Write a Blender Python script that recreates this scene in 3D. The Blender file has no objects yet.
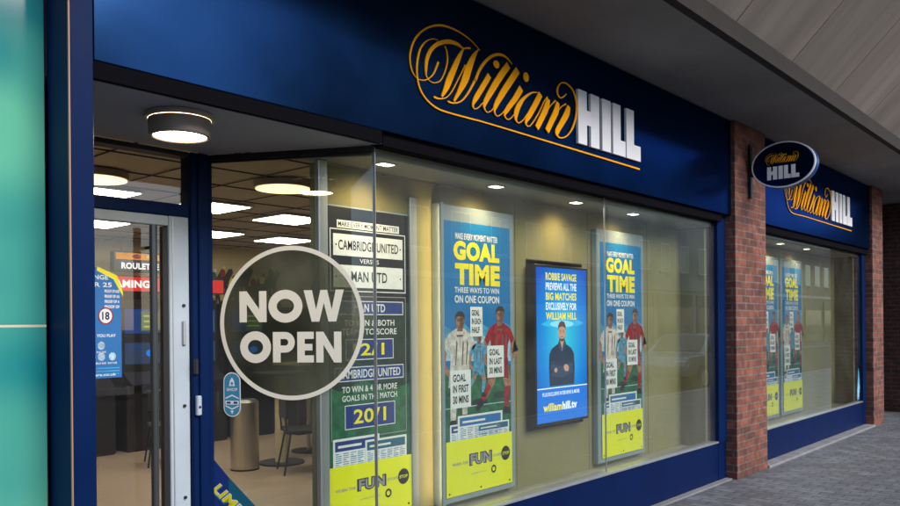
import bpy, math, random
from mathutils import Vector, Matrix
random.seed(7)
sc = bpy.context.scene
COL = sc.collection
rad = math.radians

# ------------------------------------------------------------------ materials
def new_mat(name):
    m = bpy.data.materials.new(name); m.use_nodes = True
    nt = m.node_tree; nt.nodes.clear()
    out = nt.nodes.new('ShaderNodeOutputMaterial')
    return m, nt, out

def setin(node, **kw):
    for k, v in kw.items():
        key = k.replace('_', ' ')
        if key in node.inputs: node.inputs[key].default_value = v

def rgba(c): return (c[0], c[1], c[2], 1.0)

def mat(name, color, rough=0.5, metal=0.0, var=0.0, vscale=4.0, bump=0.0, bscale=60.0, spec=0.5, coat=0.0, stretch=(1, 1, 1), rvar=0.0):
    m, nt, out = new_mat(name)
    b = nt.nodes.new('ShaderNodeBsdfPrincipled')
    setin(b, Base_Color=rgba(color), Roughness=rough, Metallic=metal)
    b.inputs['Specular IOR Level'].default_value = spec
    b.inputs['Coat Weight'].default_value = coat
    b.inputs['Coat Roughness'].default_value = 0.05
    nt.links.new(b.outputs[0], out.inputs[0])
    tc = nt.nodes.new('ShaderNodeTexCoord')
    mp = nt.nodes.new('ShaderNodeMapping'); mp.inputs['Scale'].default_value = stretch
    nt.links.new(tc.outputs['Object'], mp.inputs[0])
    if var > 0 or rvar > 0:
        n = nt.nodes.new('ShaderNodeTexNoise'); setin(n, Scale=vscale, Detail=6.0, Roughness=0.6)
        nt.links.new(mp.outputs[0], n.inputs['Vector'])
        if var > 0:
            r = nt.nodes.new('ShaderNodeMapRange')
            r.inputs[1].default_value = .3; r.inputs[2].default_value = .7
            r.inputs[3].default_value = 1 - var; r.inputs[4].default_value = 1 + var
            nt.links.new(n.outputs[0], r.inputs[0])
            mx = nt.nodes.new('ShaderNodeVectorMath'); mx.operation = 'SCALE'
            mx.inputs[0].default_value = color[:3]
            nt.links.new(r.outputs[0], mx.inputs['Scale'])
            nt.links.new(mx.outputs[0], b.inputs['Base Color'])
        if rvar > 0:
            r = nt.nodes.new('ShaderNodeMapRange')
            r.inputs[1].default_value = .3; r.inputs[2].default_value = .7
            r.inputs[3].default_value = max(0.01, rough - rvar); r.inputs[4].default_value = rough + rvar
            nt.links.new(n.outputs[0], r.inputs[0]); nt.links.new(r.outputs[0], b.inputs['Roughness'])
    if bump > 0:
        n2 = nt.nodes.new('ShaderNodeTexNoise'); setin(n2, Scale=bscale, Detail=4.0)
        nt.links.new(mp.outputs[0], n2.inputs['Vector'])
        bp = nt.nodes.new('ShaderNodeBump'); setin(bp, Strength=bump, Distance=0.01)
        nt.links.new(n2.outputs[0], bp.inputs['Height']); nt.links.new(bp.outputs[0], b.inputs['Normal'])
    return m

def emit(name, color, strength):
    m, nt, out = new_mat(name)
    e = nt.nodes.new('ShaderNodeEmission'); setin(e, Color=rgba(color), Strength=strength)
    nt.links.new(e.outputs[0], out.inputs[0])
    return m

def screen(name, color, strength):
    m, nt, out = new_mat(name)
    b = nt.nodes.new('ShaderNodeBsdfPrincipled')
    setin(b, Base_Color=(0.01, 0.01, 0.01, 1), Roughness=.25, Emission_Color=rgba(color), Emission_Strength=strength)
    nt.links.new(b.outputs[0], out.inputs[0])
    return m

def glass(name, tint=(.93, .96, .94), boost=1.7, dirt=0.02, veil=(.5, .5, .5)):
    m, nt, out = new_mat(name)
    t = nt.nodes.new('ShaderNodeBsdfTransparent'); setin(t, Color=rgba(tint))
    g = nt.nodes.new('ShaderNodeBsdfGlossy'); setin(g, Color=(1, 1, 1, 1), Roughness=0.0)
    f = nt.nodes.new('ShaderNodeFresnel'); setin(f, IOR=1.45)
    mu = nt.nodes.new('ShaderNodeMath'); mu.operation = 'MULTIPLY'; mu.inputs[1].default_value = boost; mu.use_clamp = True
    ge = nt.nodes.new('ShaderNodeNewGeometry')
    fr = nt.nodes.new('ShaderNodeMath'); fr.operation = 'SUBTRACT'; fr.inputs[0].default_value = 1.0
    nt.links.new(ge.outputs['Backfacing'], fr.inputs[1])
    m2 = nt.nodes.new('ShaderNodeMath'); m2.operation = 'MULTIPLY'
    nt.links.new(f.outputs[0], m2.inputs[0]); nt.links.new(fr.outputs[0], m2.inputs[1])
    nt.links.new(m2.outputs[0], mu.inputs[0])
    d = nt.nodes.new('ShaderNodeBsdfDiffuse'); setin(d, Color=rgba(veil))
    m0 = nt.nodes.new('ShaderNodeMixShader'); m0.inputs[0].default_value = dirt
    if dirt > 0:
        tc = nt.nodes.new('ShaderNodeTexCoord')
        n = nt.nodes.new('ShaderNodeTexNoise'); setin(n, Scale=2.2, Detail=6.0)
        nt.links.new(tc.outputs['Object'], n.inputs['Vector'])
        r = nt.nodes.new('ShaderNodeMapRange'); r.inputs[1].default_value = .35; r.inputs[2].default_value = .75
        r.inputs[3].default_value = dirt * .4; r.inputs[4].default_value = dirt * 1.8
        nt.links.new(n.outputs[0], r.inputs[0]); nt.links.new(r.outputs[0], m0.inputs[0])
    nt.links.new(t.outputs[0], m0.inputs[1]); nt.links.new(d.outputs[0], m0.inputs[2])
    m1 = nt.nodes.new('ShaderNodeMixShader')
    nt.links.new(mu.outputs[0], m1.inputs[0]); nt.links.new(m0.outputs[0], m1.inputs[1]); nt.links.new(g.outputs[0], m1.inputs[2])
    nt.links.new(m1.outputs[0], out.inputs[0])
    return m

def brick_mat(name, c1, c2, mortar, bw=.225, rh=.075, ms=.009, horizontal=False, rough=.85, bumps=.8, dark=.36, squash=1.0, offset=.5, grime=0.25):
    m, nt, out = new_mat(name)
    b = nt.nodes.new('ShaderNodeBsdfPrincipled'); setin(b, Roughness=rough)
    nt.links.new(b.outputs[0], out.inputs[0])
    tc = nt.nodes.new('ShaderNodeTexCoord'); sp = nt.nodes.new('ShaderNodeSeparateXYZ')
    nt.links.new(tc.outputs['Object'], sp.inputs[0])
    cb = nt.nodes.new('ShaderNodeCombineXYZ')
    if horizontal:
        nt.links.new(sp.outputs[1], cb.inputs[0]); nt.links.new(sp.outputs[0], cb.inputs[1])
    else:
        ad = nt.nodes.new('ShaderNodeMath'); ad.operation = 'ADD'
        nt.links.new(sp.outputs[0], ad.inputs[0]); nt.links.new(sp.outputs[1], ad.inputs[1])
        nt.links.new(ad.outputs[0], cb.inputs[0]); nt.links.new(sp.outputs[2], cb.inputs[1])
    # wobble so that joints are not ruler straight
    nz = nt.nodes.new('ShaderNodeTexNoise'); setin(nz, Scale=6.0, Detail=2.0)
    nt.links.new(tc.outputs['Object'], nz.inputs['Vector'])
    sb = nt.nodes.new('ShaderNodeVectorMath'); sb.operation = 'SUBTRACT'; sb.inputs[1].default_value = (.5, .5, .5)
    nt.links.new(nz.outputs['Color'], sb.inputs[0])
    sl = nt.nodes.new('ShaderNodeVectorMath'); sl.operation = 'SCALE'; sl.inputs['Scale'].default_value = .012
    nt.links.new(sb.outputs[0], sl.inputs[0])
    av = nt.nodes.new('ShaderNodeVectorMath'); av.operation = 'ADD'
    nt.links.new(cb.outputs[0], av.inputs[0]); nt.links.new(sl.outputs[0], av.inputs[1])
    br = nt.nodes.new('ShaderNodeTexBrick')
    br.offset = offset; br.squash = squash
    setin(br, Color1=rgba(c1), Color2=rgba(c2), Mortar=rgba(mortar), Scale=1.0, Mortar_Size=ms, Mortar_Smooth=.25, Bias=0.0, Brick_Width=bw, Row_Height=rh)
    nt.links.new(av.outputs[0], br.inputs['Vector'])
    n = nt.nodes.new('ShaderNodeTexNoise'); setin(n, Scale=3.0, Detail=8.0, Roughness=.65)
    nt.links.new(tc.outputs['Object'], n.inputs['Vector'])
    r = nt.nodes.new('ShaderNodeMapRange'); r.inputs[1].default_value = .3; r.inputs[2].default_value = .7
    r.inputs[3].default_value = 1 - grime * 1.5; r.inputs[4].default_value = 1 + grime
    nt.links.new(n.outputs[0], r.inputs[0])
    n3 = nt.nodes.new('ShaderNodeTexNoise'); setin(n3, Scale=11.0, Detail=3.0)
    nt.links.new(tc.outputs['Object'], n3.inputs['Vector'])
    r3 = nt.nodes.new('ShaderNodeMapRange'); r3.inputs[1].default_value = .35; r3.inputs[2].default_value = .65
    r3.inputs[3].default_value = 1 - dark; r3.inputs[4].default_value = 1 + dark * .4
    nt.links.new(n3.outputs[0], r3.inputs[0])
    mm = nt.nodes.new('ShaderNodeMath'); mm.operation = 'MULTIPLY'
    nt.links.new(r.outputs[0], mm.inputs[0]); nt.links.new(r3.outputs[0], mm.inputs[1])
    s = nt.nodes.new('ShaderNodeVectorMath'); s.operation = 'SCALE'
    nt.links.new(br.outputs['Color'], s.inputs[0]); nt.links.new(mm.outputs[0], s.inputs['Scale'])
    nt.links.new(s.outputs[0], b.inputs['Base Color'])
    if horizontal:
        vo = nt.nodes.new('ShaderNodeTexVoronoi'); setin(vo, Scale=1.7, Randomness=1.0); nt.links.new(tc.outputs['Object'], vo.inputs['Vector'])
        vr = nt.nodes.new('ShaderNodeMapRange'); vr.inputs[1].default_value = .030; vr.inputs[2].default_value = .045; vr.inputs[3].default_value = .45; vr.inputs[4].default_value = 1.0
        nt.links.new(vo.outputs['Distance'], vr.inputs[0])
        s2 = nt.nodes.new('ShaderNodeVectorMath'); s2.operation = 'SCALE'
        nt.links.new(s.outputs[0], s2.inputs[0]); nt.links.new(vr.outputs[0], s2.inputs['Scale']); nt.links.new(s2.outputs[0], b.inputs['Base Color'])
    n2 = nt.nodes.new('ShaderNodeTexNoise'); setin(n2, Scale=90.0, Detail=4.0)
    nt.links.new(tc.outputs['Object'], n2.inputs['Vector'])
    h = nt.nodes.new('ShaderNodeMath'); h.operation = 'MULTIPLY_ADD'; h.inputs[1].default_value = -1.0
    nt.links.new(br.outputs['Fac'], h.inputs[0])
    h2 = nt.nodes.new('ShaderNodeMath'); h2.operation = 'MULTIPLY'; h2.inputs[1].default_value = .3
    nt.links.new(n2.outputs[0], h2.inputs[0]); nt.links.new(h2.outputs[0], h.inputs[2])
    bp = nt.nodes.new('ShaderNodeBump'); setin(bp, Strength=bumps, Distance=.006)
    nt.links.new(h.outputs[0], bp.inputs['Height']); nt.links.new(bp.outputs[0], b.inputs['Normal'])
    return m

M = dict(
    navy=mat('navy_paint', (.002, .014, .070), .42, metal=.0, spec=.08, var=.12, vscale=2, bump=.06, bscale=9, rvar=.06),
    navy_board=mat('navy_fascia', (.009, .032, .092), .20, metal=.88, spec=.10, coat=.0, var=.16, vscale=1.2, bump=.08, bscale=2.5, rvar=.05),
    navy_riser=mat('navy_riser', (.001, .010, .060), .42, spec=.10, var=.15, vscale=2.2, bump=.05, bscale=20, rvar=.08),
    black=mat('black_metal', (.008, .008, .010), .35, var=.2, vscale=8),
    void=mat('black_reveal', (.004, .004, .006), .9, spec=.05),
    skinshade=mat('print_skin_shade', (.17, .08, .05), .4, var=.3, vscale=40),
    rimblue=mat('sign_rim_blue', (.01, .05, .18), .3),
    seam=mat('pale_seam', (.62, .55, .45), .5),
    handle=mat('dark_steel_handle', (.10, .11, .12), .35, metal=.7),
    dark=mat('dark_trim', (.012, .011, .013), .5, var=.2, vscale=6),
    orange=mat('orange_letter', (1.0, .40, .002), .6, spec=.1, var=.10, vscale=6),
    white=mat('white_letter', (.84, .84, .87), .4, var=.04),
    goldline=mat('gold_line', (.45, .22, .14), .45),
    alu=mat('brushed_aluminium', (.50, .52, .55), .35, metal=.7, var=.08, vscale=12, stretch=(1, 1, .1)),
    silver=mat('silver_frame', (.30, .38, .44), .4, metal=.25, var=.06, vscale=5),
    whitealu=mat('pale_grey_stile', (.44, .52, .60), .35, spec=.4, var=.06, vscale=5),
    sage=mat('sage_panel', (.25, .225, .105), .6, spec=.2, var=.10, vscale=1.6, bump=.05, bscale=30, rvar=.12),
    sage_in=mat('display_lining', (.34, .33, .26), .6, var=.06, vscale=2),
    soffit=mat('soffit_render', (.26, .245, .24), .85, var=.20, vscale=1.1, bump=.15, bscale=30),
    recess_ceil=mat('recess_ceiling_paint', (.30, .32, .35), .7, var=.06, vscale=2),
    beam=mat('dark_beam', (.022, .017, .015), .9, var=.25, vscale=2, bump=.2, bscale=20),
    concrete=mat('streaked_concrete', (.25, .215, .19), .85, var=.26, vscale=1.0, bump=.2, bscale=12, stretch=(3.2, .35, .35)),
    upper=mat('upper_render', (.30, .29, .28), .8, var=.1),
    floor=mat('wood_floor', (.29, .215, .15), .4, var=.12, vscale=3, stretch=(.4, 3, 1), rvar=.08),
    ceil_in=mat('ceiling_tile', (.50, .46, .40), .9, var=.05, vscale=3),
    cream=mat('cream_wall', (.60, .49, .27), .8, var=.05, vscale=1.5),
    darkwall=mat('dark_wainscot', (.025, .022, .022), .5, var=.2, vscale=5),
    steel=mat('brushed_steel', (.60, .57, .53), .28, metal=.95, var=.16, vscale=20, stretch=(6, 6, .1)),
    teal=None,
    machine=mat('machine_body', (.012, .012, .016), .3),
    rubber=mat('black_rubber', (.015, .015, .015), .8, var=.2),
    asphalt=mat('asphalt', (.055, .055, .057), .85, var=.15, vscale=2, bump=.5, bscale=150),
    kerb=mat('kerb_stone', (.27, .27, .27), .85, var=.15, vscale=5, bump=.2),
    strip=mat('pale_edging', (.22, .22, .23), .8, var=.2, vscale=6, bump=.2),
    carpaint=mat('silver_car_paint', (.28, .30, .33), .25, metal=.5, coat=1.0),
    carglass=mat('dark_car_glass', (.01, .012, .015), .05, spec=.8),
    tyre=mat('tyre_rubber', (.02, .02, .02), .8),
    rim=mat('alloy_rim', (.5, .5, .5), .3, metal=.8),
    lampglass=mat('headlamp_glass', (.7, .7, .7), .1),
    redglass=mat('tail_lamp_glass', (.4, .02, .02), .15),
    stone=mat('pale_stone', (.42, .40, .36), .8, var=.12, vscale=2, bump=.15),
    slate=mat('slate_roof', (.07, .07, .08), .7, var=.2, vscale=6),
    winglass=mat('dark_window', (.02, .025, .03), .06, spec=.7),
    whitepaint=mat('white_paint', (.75, .75, .73), .5, var=.05),
    brick=brick_mat('red_brick', (.26, .078, .046), (.115, .040, .032), (.17, .13, .11)),
    brick_shaded=brick_mat('shaded_red_brick', (.075, .020, .014), (.045, .014, .012), (.07, .05, .04)),
    brick_far=brick_mat('far_brick', (.21, .105, .065), (.16, .075, .05), (.28, .25, .2), bumps=.2),
    paver=brick_mat('block_paving', (.17, .187, .212), (.120, .120, .132), (.055, .052, .052), bw=.21, rh=.105, ms=.005, horizontal=True, rough=.62, bumps=.7, dark=.25, grime=.22),
    glass=glass('window_glass', (.90, .93, .90), 1.8, .028),
    glass2=glass('window_glass_far', (.88, .91, .88), 2.2, .03),
    doorglass=glass('door_glass', (.92, .93, .92), 1.2, .01),
    disc=glass('disc_film', (.26, .275, .22), 1.5, .30, (.20, .205, .14)),
    cream_vinyl=mat('cream_vinyl', (.86, .81, .68), .5),
    # printed inks
    p_blue=mat('print_blue', (.003, .17, .46), .4),
    p_sky=mat('print_sky', (.06, .32, .56), .4, var=.35, vscale=22),
    p_pale=mat('print_cloud', (.40, .56, .68), .4, var=.45, vscale=34),
    p_pitch=mat('print_pitch', (.015, .12, .055), .4, var=.5, vscale=16),
    p_yellow=mat('print_yellow', (.83, .85, .005), .4),
    p_headline=mat('print_headline', (.88, .78, .02), .4),
    p_white=mat('print_white', (.80, .82, .84), .4, var=.06, vscale=30),
    p_grey=mat('print_grey', (.30, .30, .33), .4),
    p_ink=mat('print_ink', (.01, .012, .02), .4),
    p_navy=mat('print_navy', (.012, .04, .22), .4),
    p_mid=mat('print_midblue', (.02, .16, .45), .4),
    p_red=mat('print_red', (.30, .010, .018), .4, var=.55, vscale=26),
    p_skin=mat('print_skin', (.36, .18, .11), .4, var=.5, vscale=40),
    p_hair=mat('print_hair', (.03, .018, .012), .4),
    p_kit=mat('print_white_kit', (.60, .57, .54), .4, var=.4, vscale=26),
    p_cyan=mat('print_cyan_kit', (.08, .30, .50), .4, var=.5, vscale=30),
    p_fold=mat('print_fold', (.16, .10, .11), .4),
    lamp_base=mat('lamp_base_ring', (.62, .50, .36), .5),
    p_dark=mat('print_dark_pitch', (.012, .035, .03), .4, var=.6, vscale=5),
    p_teal=mat('print_teal', (.01, .12, .20), .4),
    red_sign=screen('red_sign_face', (.55, .02, .015), 0.558),
    white_lit=screen('white_sign_lettering', (.9, .85, .8), 0.558),
    sw_blue=mat('sticker_blue', (.05, .25, .42), .4),
    scr_blue=screen('screen_blue', (.0, .20, .85), 0.465),
    scr_cyan=screen('screen_cyan', (.02, .50, .90), 0.527),
    scr_mid=screen('screen_midblue', (.01, .33, .88), 0.496),
    scr_pale=screen('screen_pale_cyan', (.25, .72, .95), 0.558),
    scr_yel=screen('screen_yellow', (.85, .75, .08), 0.589),
    scr_wht=screen('screen_white', (.75, .85, .95), 0.620),
    scr_dk=screen('screen_dark_clothes', (.012, .03, .07), 0.558),
    scr_dk2=screen('screen_dark_folds', (.03, .06, .12), 0.558),
    scr_skin=screen('screen_skin', (.62, .36, .26), 0.465),
    scr_hair=screen('screen_hair', (.12, .06, .035), 0.496),
    scr_green=screen('screen_green', (.35, .6, .1), 0.372),
    scr_dim=screen('screen_dim_blue', (.01, .08, .35), 0.217),
    scr_dimg=screen('screen_dim_green', (.12, .20, .10), 0.248),
    scr_grad=None,
    lamp_white=emit('lamp_panel', (1, .91, .79), 10),
    lamp_round=emit('lamp_round', (1, .66, .34), 1.1),
    lamp_entry=emit('entry_lamp', (1, .84, .62), 15),
    lamp_dl=emit('downlight_lens', (1, .90, .72), 6.0),
    glow_strip=emit('added_warm_glow', (1, .72, .38), 13),
    lamp_shade=mat('lamp_shade', (.30, .24, .20), .5, var=.05),
)
for k in ('navy_board',):
    for nd in M[k].node_tree.nodes:
        if nd.type == 'BSDF_PRINCIPLED': nd.inputs['Specular Tint'].default_value = (.30, .45, .85, 1)
# teal back-painted glass of the neighbouring shop: reflected light painted in as broad mottling, paler low down
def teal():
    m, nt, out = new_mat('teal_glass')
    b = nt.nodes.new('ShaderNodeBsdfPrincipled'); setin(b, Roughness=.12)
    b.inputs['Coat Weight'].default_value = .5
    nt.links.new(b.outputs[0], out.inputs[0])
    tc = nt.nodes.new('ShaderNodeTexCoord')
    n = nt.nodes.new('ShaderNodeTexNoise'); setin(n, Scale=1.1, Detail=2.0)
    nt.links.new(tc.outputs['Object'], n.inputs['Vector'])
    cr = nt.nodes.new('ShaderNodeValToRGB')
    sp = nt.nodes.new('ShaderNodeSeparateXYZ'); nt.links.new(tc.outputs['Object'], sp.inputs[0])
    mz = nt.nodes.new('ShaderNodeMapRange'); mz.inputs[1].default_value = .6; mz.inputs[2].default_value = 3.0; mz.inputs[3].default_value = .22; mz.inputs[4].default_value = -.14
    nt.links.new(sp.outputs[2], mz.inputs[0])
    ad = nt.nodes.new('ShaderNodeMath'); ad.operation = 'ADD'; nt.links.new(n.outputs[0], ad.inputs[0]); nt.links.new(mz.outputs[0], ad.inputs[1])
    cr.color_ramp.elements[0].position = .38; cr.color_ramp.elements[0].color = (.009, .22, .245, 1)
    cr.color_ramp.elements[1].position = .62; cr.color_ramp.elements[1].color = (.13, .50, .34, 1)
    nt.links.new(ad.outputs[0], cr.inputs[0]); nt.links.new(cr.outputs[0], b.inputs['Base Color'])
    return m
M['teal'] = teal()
def screen_gradient():
    # the picture on the lit screen: deep blue edges, a cyan glow in its middle
    m, nt, out = new_mat('screen_blue_gradient')
    e = nt.nodes.new('ShaderNodeEmission'); nt.links.new(e.outputs[0], out.inputs[0]); e.inputs['Strength'].default_value = .5
    tc = nt.nodes.new('ShaderNodeTexCoord'); mp = nt.nodes.new('ShaderNodeMapping'); mp.vector_type = 'POINT'
    mp.inputs['Location'].default_value = (-5.36 * 1.9, 0, -1.47 * 1.35); mp.inputs['Scale'].default_value = (1.9, 0, 1.35)
    nt.links.new(tc.outputs['Object'], mp.inputs[0])
    g = nt.nodes.new('ShaderNodeTexGradient'); g.gradient_type = 'SPHERICAL'; nt.links.new(mp.outputs[0], g.inputs[0])
    cr = nt.nodes.new('ShaderNodeValToRGB'); el = cr.color_ramp.elements
    el[0].position = .05; el[0].color = (.004, .10, .62, 1); el[1].position = .9; el[1].color = (.04, .62, .85, 1)
    k = el.new(.45); k.color = (.005, .28, .80, 1)
    nt.links.new(g.outputs[0], cr.inputs[0]); nt.links.new(cr.outputs[0], e.inputs[0]); return m
M['scr_grad'] = screen_gradient()

# ------------------------------------------------------------------ mesh helpers
class MB:
    def __init__(s): s.v = []; s.f = []; s.m = []
    def add(s, vs, fs, m):
        o = len(s.v); s.v += [tuple(p) for p in vs]
        for f in fs: s.f.append([i + o for i in f]); s.m.append(m)
        return s
    def box(s, x0, x1, y0, y1, z0, z1, m):
        if x0 > x1: x0, x1 = x1, x0
        if y0 > y1: y0, y1 = y1, y0
        vs = [(x0, y0, z0), (x1, y0, z0), (x1, y1, z0), (x0, y1, z0), (x0, y0, z1), (x1, y0, z1), (x1, y1, z1), (x0, y1, z1)]
        return s.add(vs, [(0, 3, 2, 1), (4, 5, 6, 7), (0, 1, 5, 4), (1, 2, 6, 5), (2, 3, 7, 6), (3, 0, 4, 7)], m)
    def cbox(s, x0, x1, y0, y1, z0, z1, m, c=.006):
        """box with chamfered edges"""
        xs = (x0, x1); ys = (y0, y1); zs = (z0, z1); vs = []; idx = {}
        for i in (0, 1):
            for j in (0, 1):
                for k in (0, 1):
                    dx = c if i == 0 else -c; dy = c if j == 0 else -c; dz = c if k == 0 else -c
                    for a, p in (('x', (xs[i], ys[j] + dy, zs[k] + dz)), ('y', (xs[i] + dx, ys[j], zs[k] + dz)), ('z', (xs[i] + dx, ys[j] + dy, zs[k]))):
                        idx[(i, j, k, a)] = len(vs); vs.append(p)
        F = []
        q = [(0, 0), (1, 0), (1, 1), (0, 1)]
        for i in (0, 1): F.append([idx[(i, a, b, 'x')] for a, b in (q if i else q[::-1])])
        for j in (0, 1): F.append([idx[(a, j, b, 'y')] for a, b in (q[::-1] if j else q)])
        for k in (0, 1): F.append([idx[(a, b, k, 'z')] for a, b in (q if k else q[::-1])])
        for a in (0, 1):
            for b in (0, 1):
                F.append([idx[(0, a, b, 'y')], idx[(1, a, b, 'y')], idx[(1, a, b, 'z')], idx[(0, a, b, 'z')]])
                F.append([idx[(a, 0, b, 'x')], idx[(a, 1, b, 'x')], idx[(a, 1, b, 'z')], idx[(a, 0, b, 'z')]])
                F.append([idx[(a, b, 0, 'x')], idx[(a, b, 1, 'x')], idx[(a, b, 1, 'y')], idx[(a, b, 0, 'y')]])
        for i in (0, 1):
            for j in (0, 1):
                for k in (0, 1): F.append([idx[(i, j, k, 'x')], idx[(i, j, k, 'y')], idx[(i, j, k, 'z')]])
        return s.add(vs, F, m)
    def cyl(s, c, r, h, m, n=32, r2=None, axis='z', caps=True):
        r2 = r if r2 is None else r2; vs = []
        for k, (rr, hh) in enumerate(((r, 0), (r2, h))):
            for i in range(n):
                a = 2 * math.pi * i / n; u, w = rr * math.cos(a), rr * math.sin(a)
                vs.append((c[0] + u, c[1] + w, c[2] + hh) if axis == 'z' else (c[0] + u, c[1] + hh, c[2] + w) if axis == 'y' else (c[0] + hh, c[1] + u, c[2] + w))
        fs = [[i, (i + 1) % n, n + (i + 1) % n, n + i] for i in range(n)]
        if caps: fs += [list(range(n))[::-1], list(range(n, 2 * n))]
        return s.add(vs, fs, m)
    def tube(s, p, q, r, m, n=10, r2=None):
        p, q = Vector(p), Vector(q); d = (q - p).normalized()
        a = d.orthogonal().normalized(); b = d.cross(a); r2 = r if r2 is None else r2; vs = []
        for c, rr in ((p, r), (q, r2)):
            for i in range(n):
                t = 2 * math.pi * i / n; vs.append(c + a * rr * math.cos(t) + b * rr * math.sin(t))
        fs = [[i, (i + 1) % n, n + (i + 1) % n, n + i] for i in range(n)] + [list(range(n))[::-1], list(range(n, 2 * n))]
        return s.add(vs, fs, m)
    def build(s, name, parent=None, smooth=False, bevel=0.0):
        me = bpy.data.meshes.new(name); me.from_pydata(s.v, [], s.f)
        used = []
        for x in s.m:
            if x not in used: used.append(x)
        for x in used: me.materials.append(M[x])
        for p, x in zip(me.polygons, s.m): p.material_index = used.index(x); p.use_smooth = smooth
        me.update(); me.validate()
        o = bpy.data.objects.new(name, me); COL.objects.link(o)
        if parent:
            o.parent = parent
            bpy_loc = parent.location
            # meshes are given in world coordinates: keep them there
            o.matrix_parent_inverse = parent_inv(parent)
        if bevel:
            b = o.modifiers.new('bevel', 'BEVEL'); b.width = bevel; b.segments = 2; b.limit_method = 'ANGLE'
        return o

def world_of(p):
    m = Matrix.LocRotScale(p.location, p.rotation_euler, p.scale)
    return world_of(p.parent) @ p.matrix_parent_inverse @ m if p.parent else m
def parent_inv(p): return world_of(p).inverted()

def tag(o, label=None, cat=None, group=None, kind=None):
    if label: o['label'] = label
    if cat: o['category'] = cat
    if group: o['group'] = group
    if kind: o['kind'] = kind
    return o

def thing(name, loc, label, cat, group=None):
    o = bpy.data.objects.new(name, None); COL.objects.link(o); o.location = loc; o.empty_display_size = .1
    return tag(o, label, cat, group)

def struct(name, mb, **k):
    return tag(mb.build(name, **k), kind='structure')

# planar printing frame: maps (u, v, lift) to the world
class Frame:
    def __init__(s, o, u, v=(0, 0, 1)):
        s.o = Vector(o); s.u = Vector(u).normalized(); s.v = Vector(v).normalized(); s.n = s.u.cross(s.v)
    def __call__(s, a, b, l=0): return s.o + s.u * a + s.v * b + s.n * l
# facade frames: u = +x, v = +z  ->  n = (0,-1,0) towards the street

def poly(mb, F, pts, m, l=.001, thick=0.0):
    n = len(pts); vs = [F(a, b, l) for a, b in pts]
    area = sum(pts[i][0] * pts[(i + 1) % n][1] - pts[(i + 1) % n][0] * pts[i][1] for i in range(n))
    order = list(range(n)) if area > 0 else list(range(n))[::-1]
    if not thick: mb.add(vs, [order], m); return
    vs2 = [F(a, b, l - thick) for a, b in pts]
    fs = [order, [i + n for i in order[::-1]]]
    for k in range(n):
        a, b = order[k], order[(k + 1) % n]; fs.append([a, a + n, b + n, b])
    mb.add(vs + vs2, fs, m)
def rect(mb, F, a0, b0, a1, b1, m, l=.001, thick=0.0): poly(mb, F, [(a0, b0), (a1, b0), (a1, b1), (a0, b1)], m, l, thick)
def ell(cx, cy, rx, ry, n=24, a0=0, a1=360, rot=0):
    r = []
    for i in range(n + (0 if a1 - a0 == 360 else 1)):
        t = rad(a0 + (a1 - a0) * i / n); x, y = rx * math.cos(t), ry * math.sin(t); c, s = math.cos(rad(rot)), math.sin(rad(rot))
        r.append((cx + x * c - y * s, cy + x * s + y * c))
    return r
def ring(mb, F, cx, cy, rx, ry, w, m, l=.001, n=64, thick=0.0):
    o = ell(cx, cy, rx, ry, n); i_ = ell(cx, cy, rx - w, ry - w, n)
    for k in range(n):
        j = (k + 1) % n; poly(mb, F, [o[k], o[j], i_[j], i_[k]], m, l, thick)
def outline(mb, F, a0, b0, a1, b1, w, m, l=.001):
    rect(mb, F, a0, b0, a1, b0 + w, m, l); rect(mb, F, a0, b1 - w, a1, b1, m, l)
    rect(mb, F, a0, b0 + w, a0 + w, b1 - w, m, l); rect(mb, F, a1 - w, b0 + w, a1, b1 - w, m, l)

def stroke(mb, F, pts, m, l=.002, thick=0.0, sub=5, horiz=True):
    """ribbon through (x, y, w) points, Catmull-Rom smoothed, w measured horizontally"""
    P = [pts[0]] + list(pts) + [pts[-1]]; S = []
    for i in range(1, len(P) - 2):
        for k in range(sub):
            t = k / sub; r = []
            for d in range(3):
                a, b, c, e = P[i - 1][d], P[i][d], P[i + 1][d], P[i + 2][d]
                r.append(.5 * ((2 * b) + (-a + c) * t + (2 * a - 5 * b + 4 * c - e) * t * t + (-a + 3 * b - 3 * c + e) * t ** 3))
            S.append(r)
    S.append(list(P[-2]))
    L, R = [], []
    for i, (x, y, w) in enumerate(S):
        a = S[max(0, i - 1)]; b = S[min(len(S) - 1, i + 1)]
        dx, dy = b[0] - a[0], b[1] - a[1]; q = math.hypot(dx, dy) or 1; nx, ny = -dy / q, dx / q
        # measured in the horizontal: true width is w * |sin of the slope|, never below half
        wn = w * max(.62, abs(nx)) / 2 if horiz else w / 2
        L.append((x + nx * wn, y + ny * wn)); R.append((x - nx * wn, y - ny * wn))
    n = len(S); vs = [F(a, b, l) for a, b in L] + [F(a, b, l) for a, b in R]
    fs = [[i, n + i, n + i + 1, i + 1] for i in range(n - 1)]
    if thick:
        vs += [F(a, b, l - thick) for a, b in L] + [F(a, b, l - thick) for a, b in R]
        fs += [[i, i + 1, 2 * n + i + 1, 2 * n + i] for i in range(n - 1)]
        fs += [[n + i + 1, n + i, 3 * n + i, 3 * n + i + 1] for i in range(n - 1)]
        fs += [[0, 2 * n, 3 * n, n], [n - 1, 2 * n - 1, 4 * n - 1, 3 * n - 1]]
    mb.add(vs, fs, m)

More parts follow.
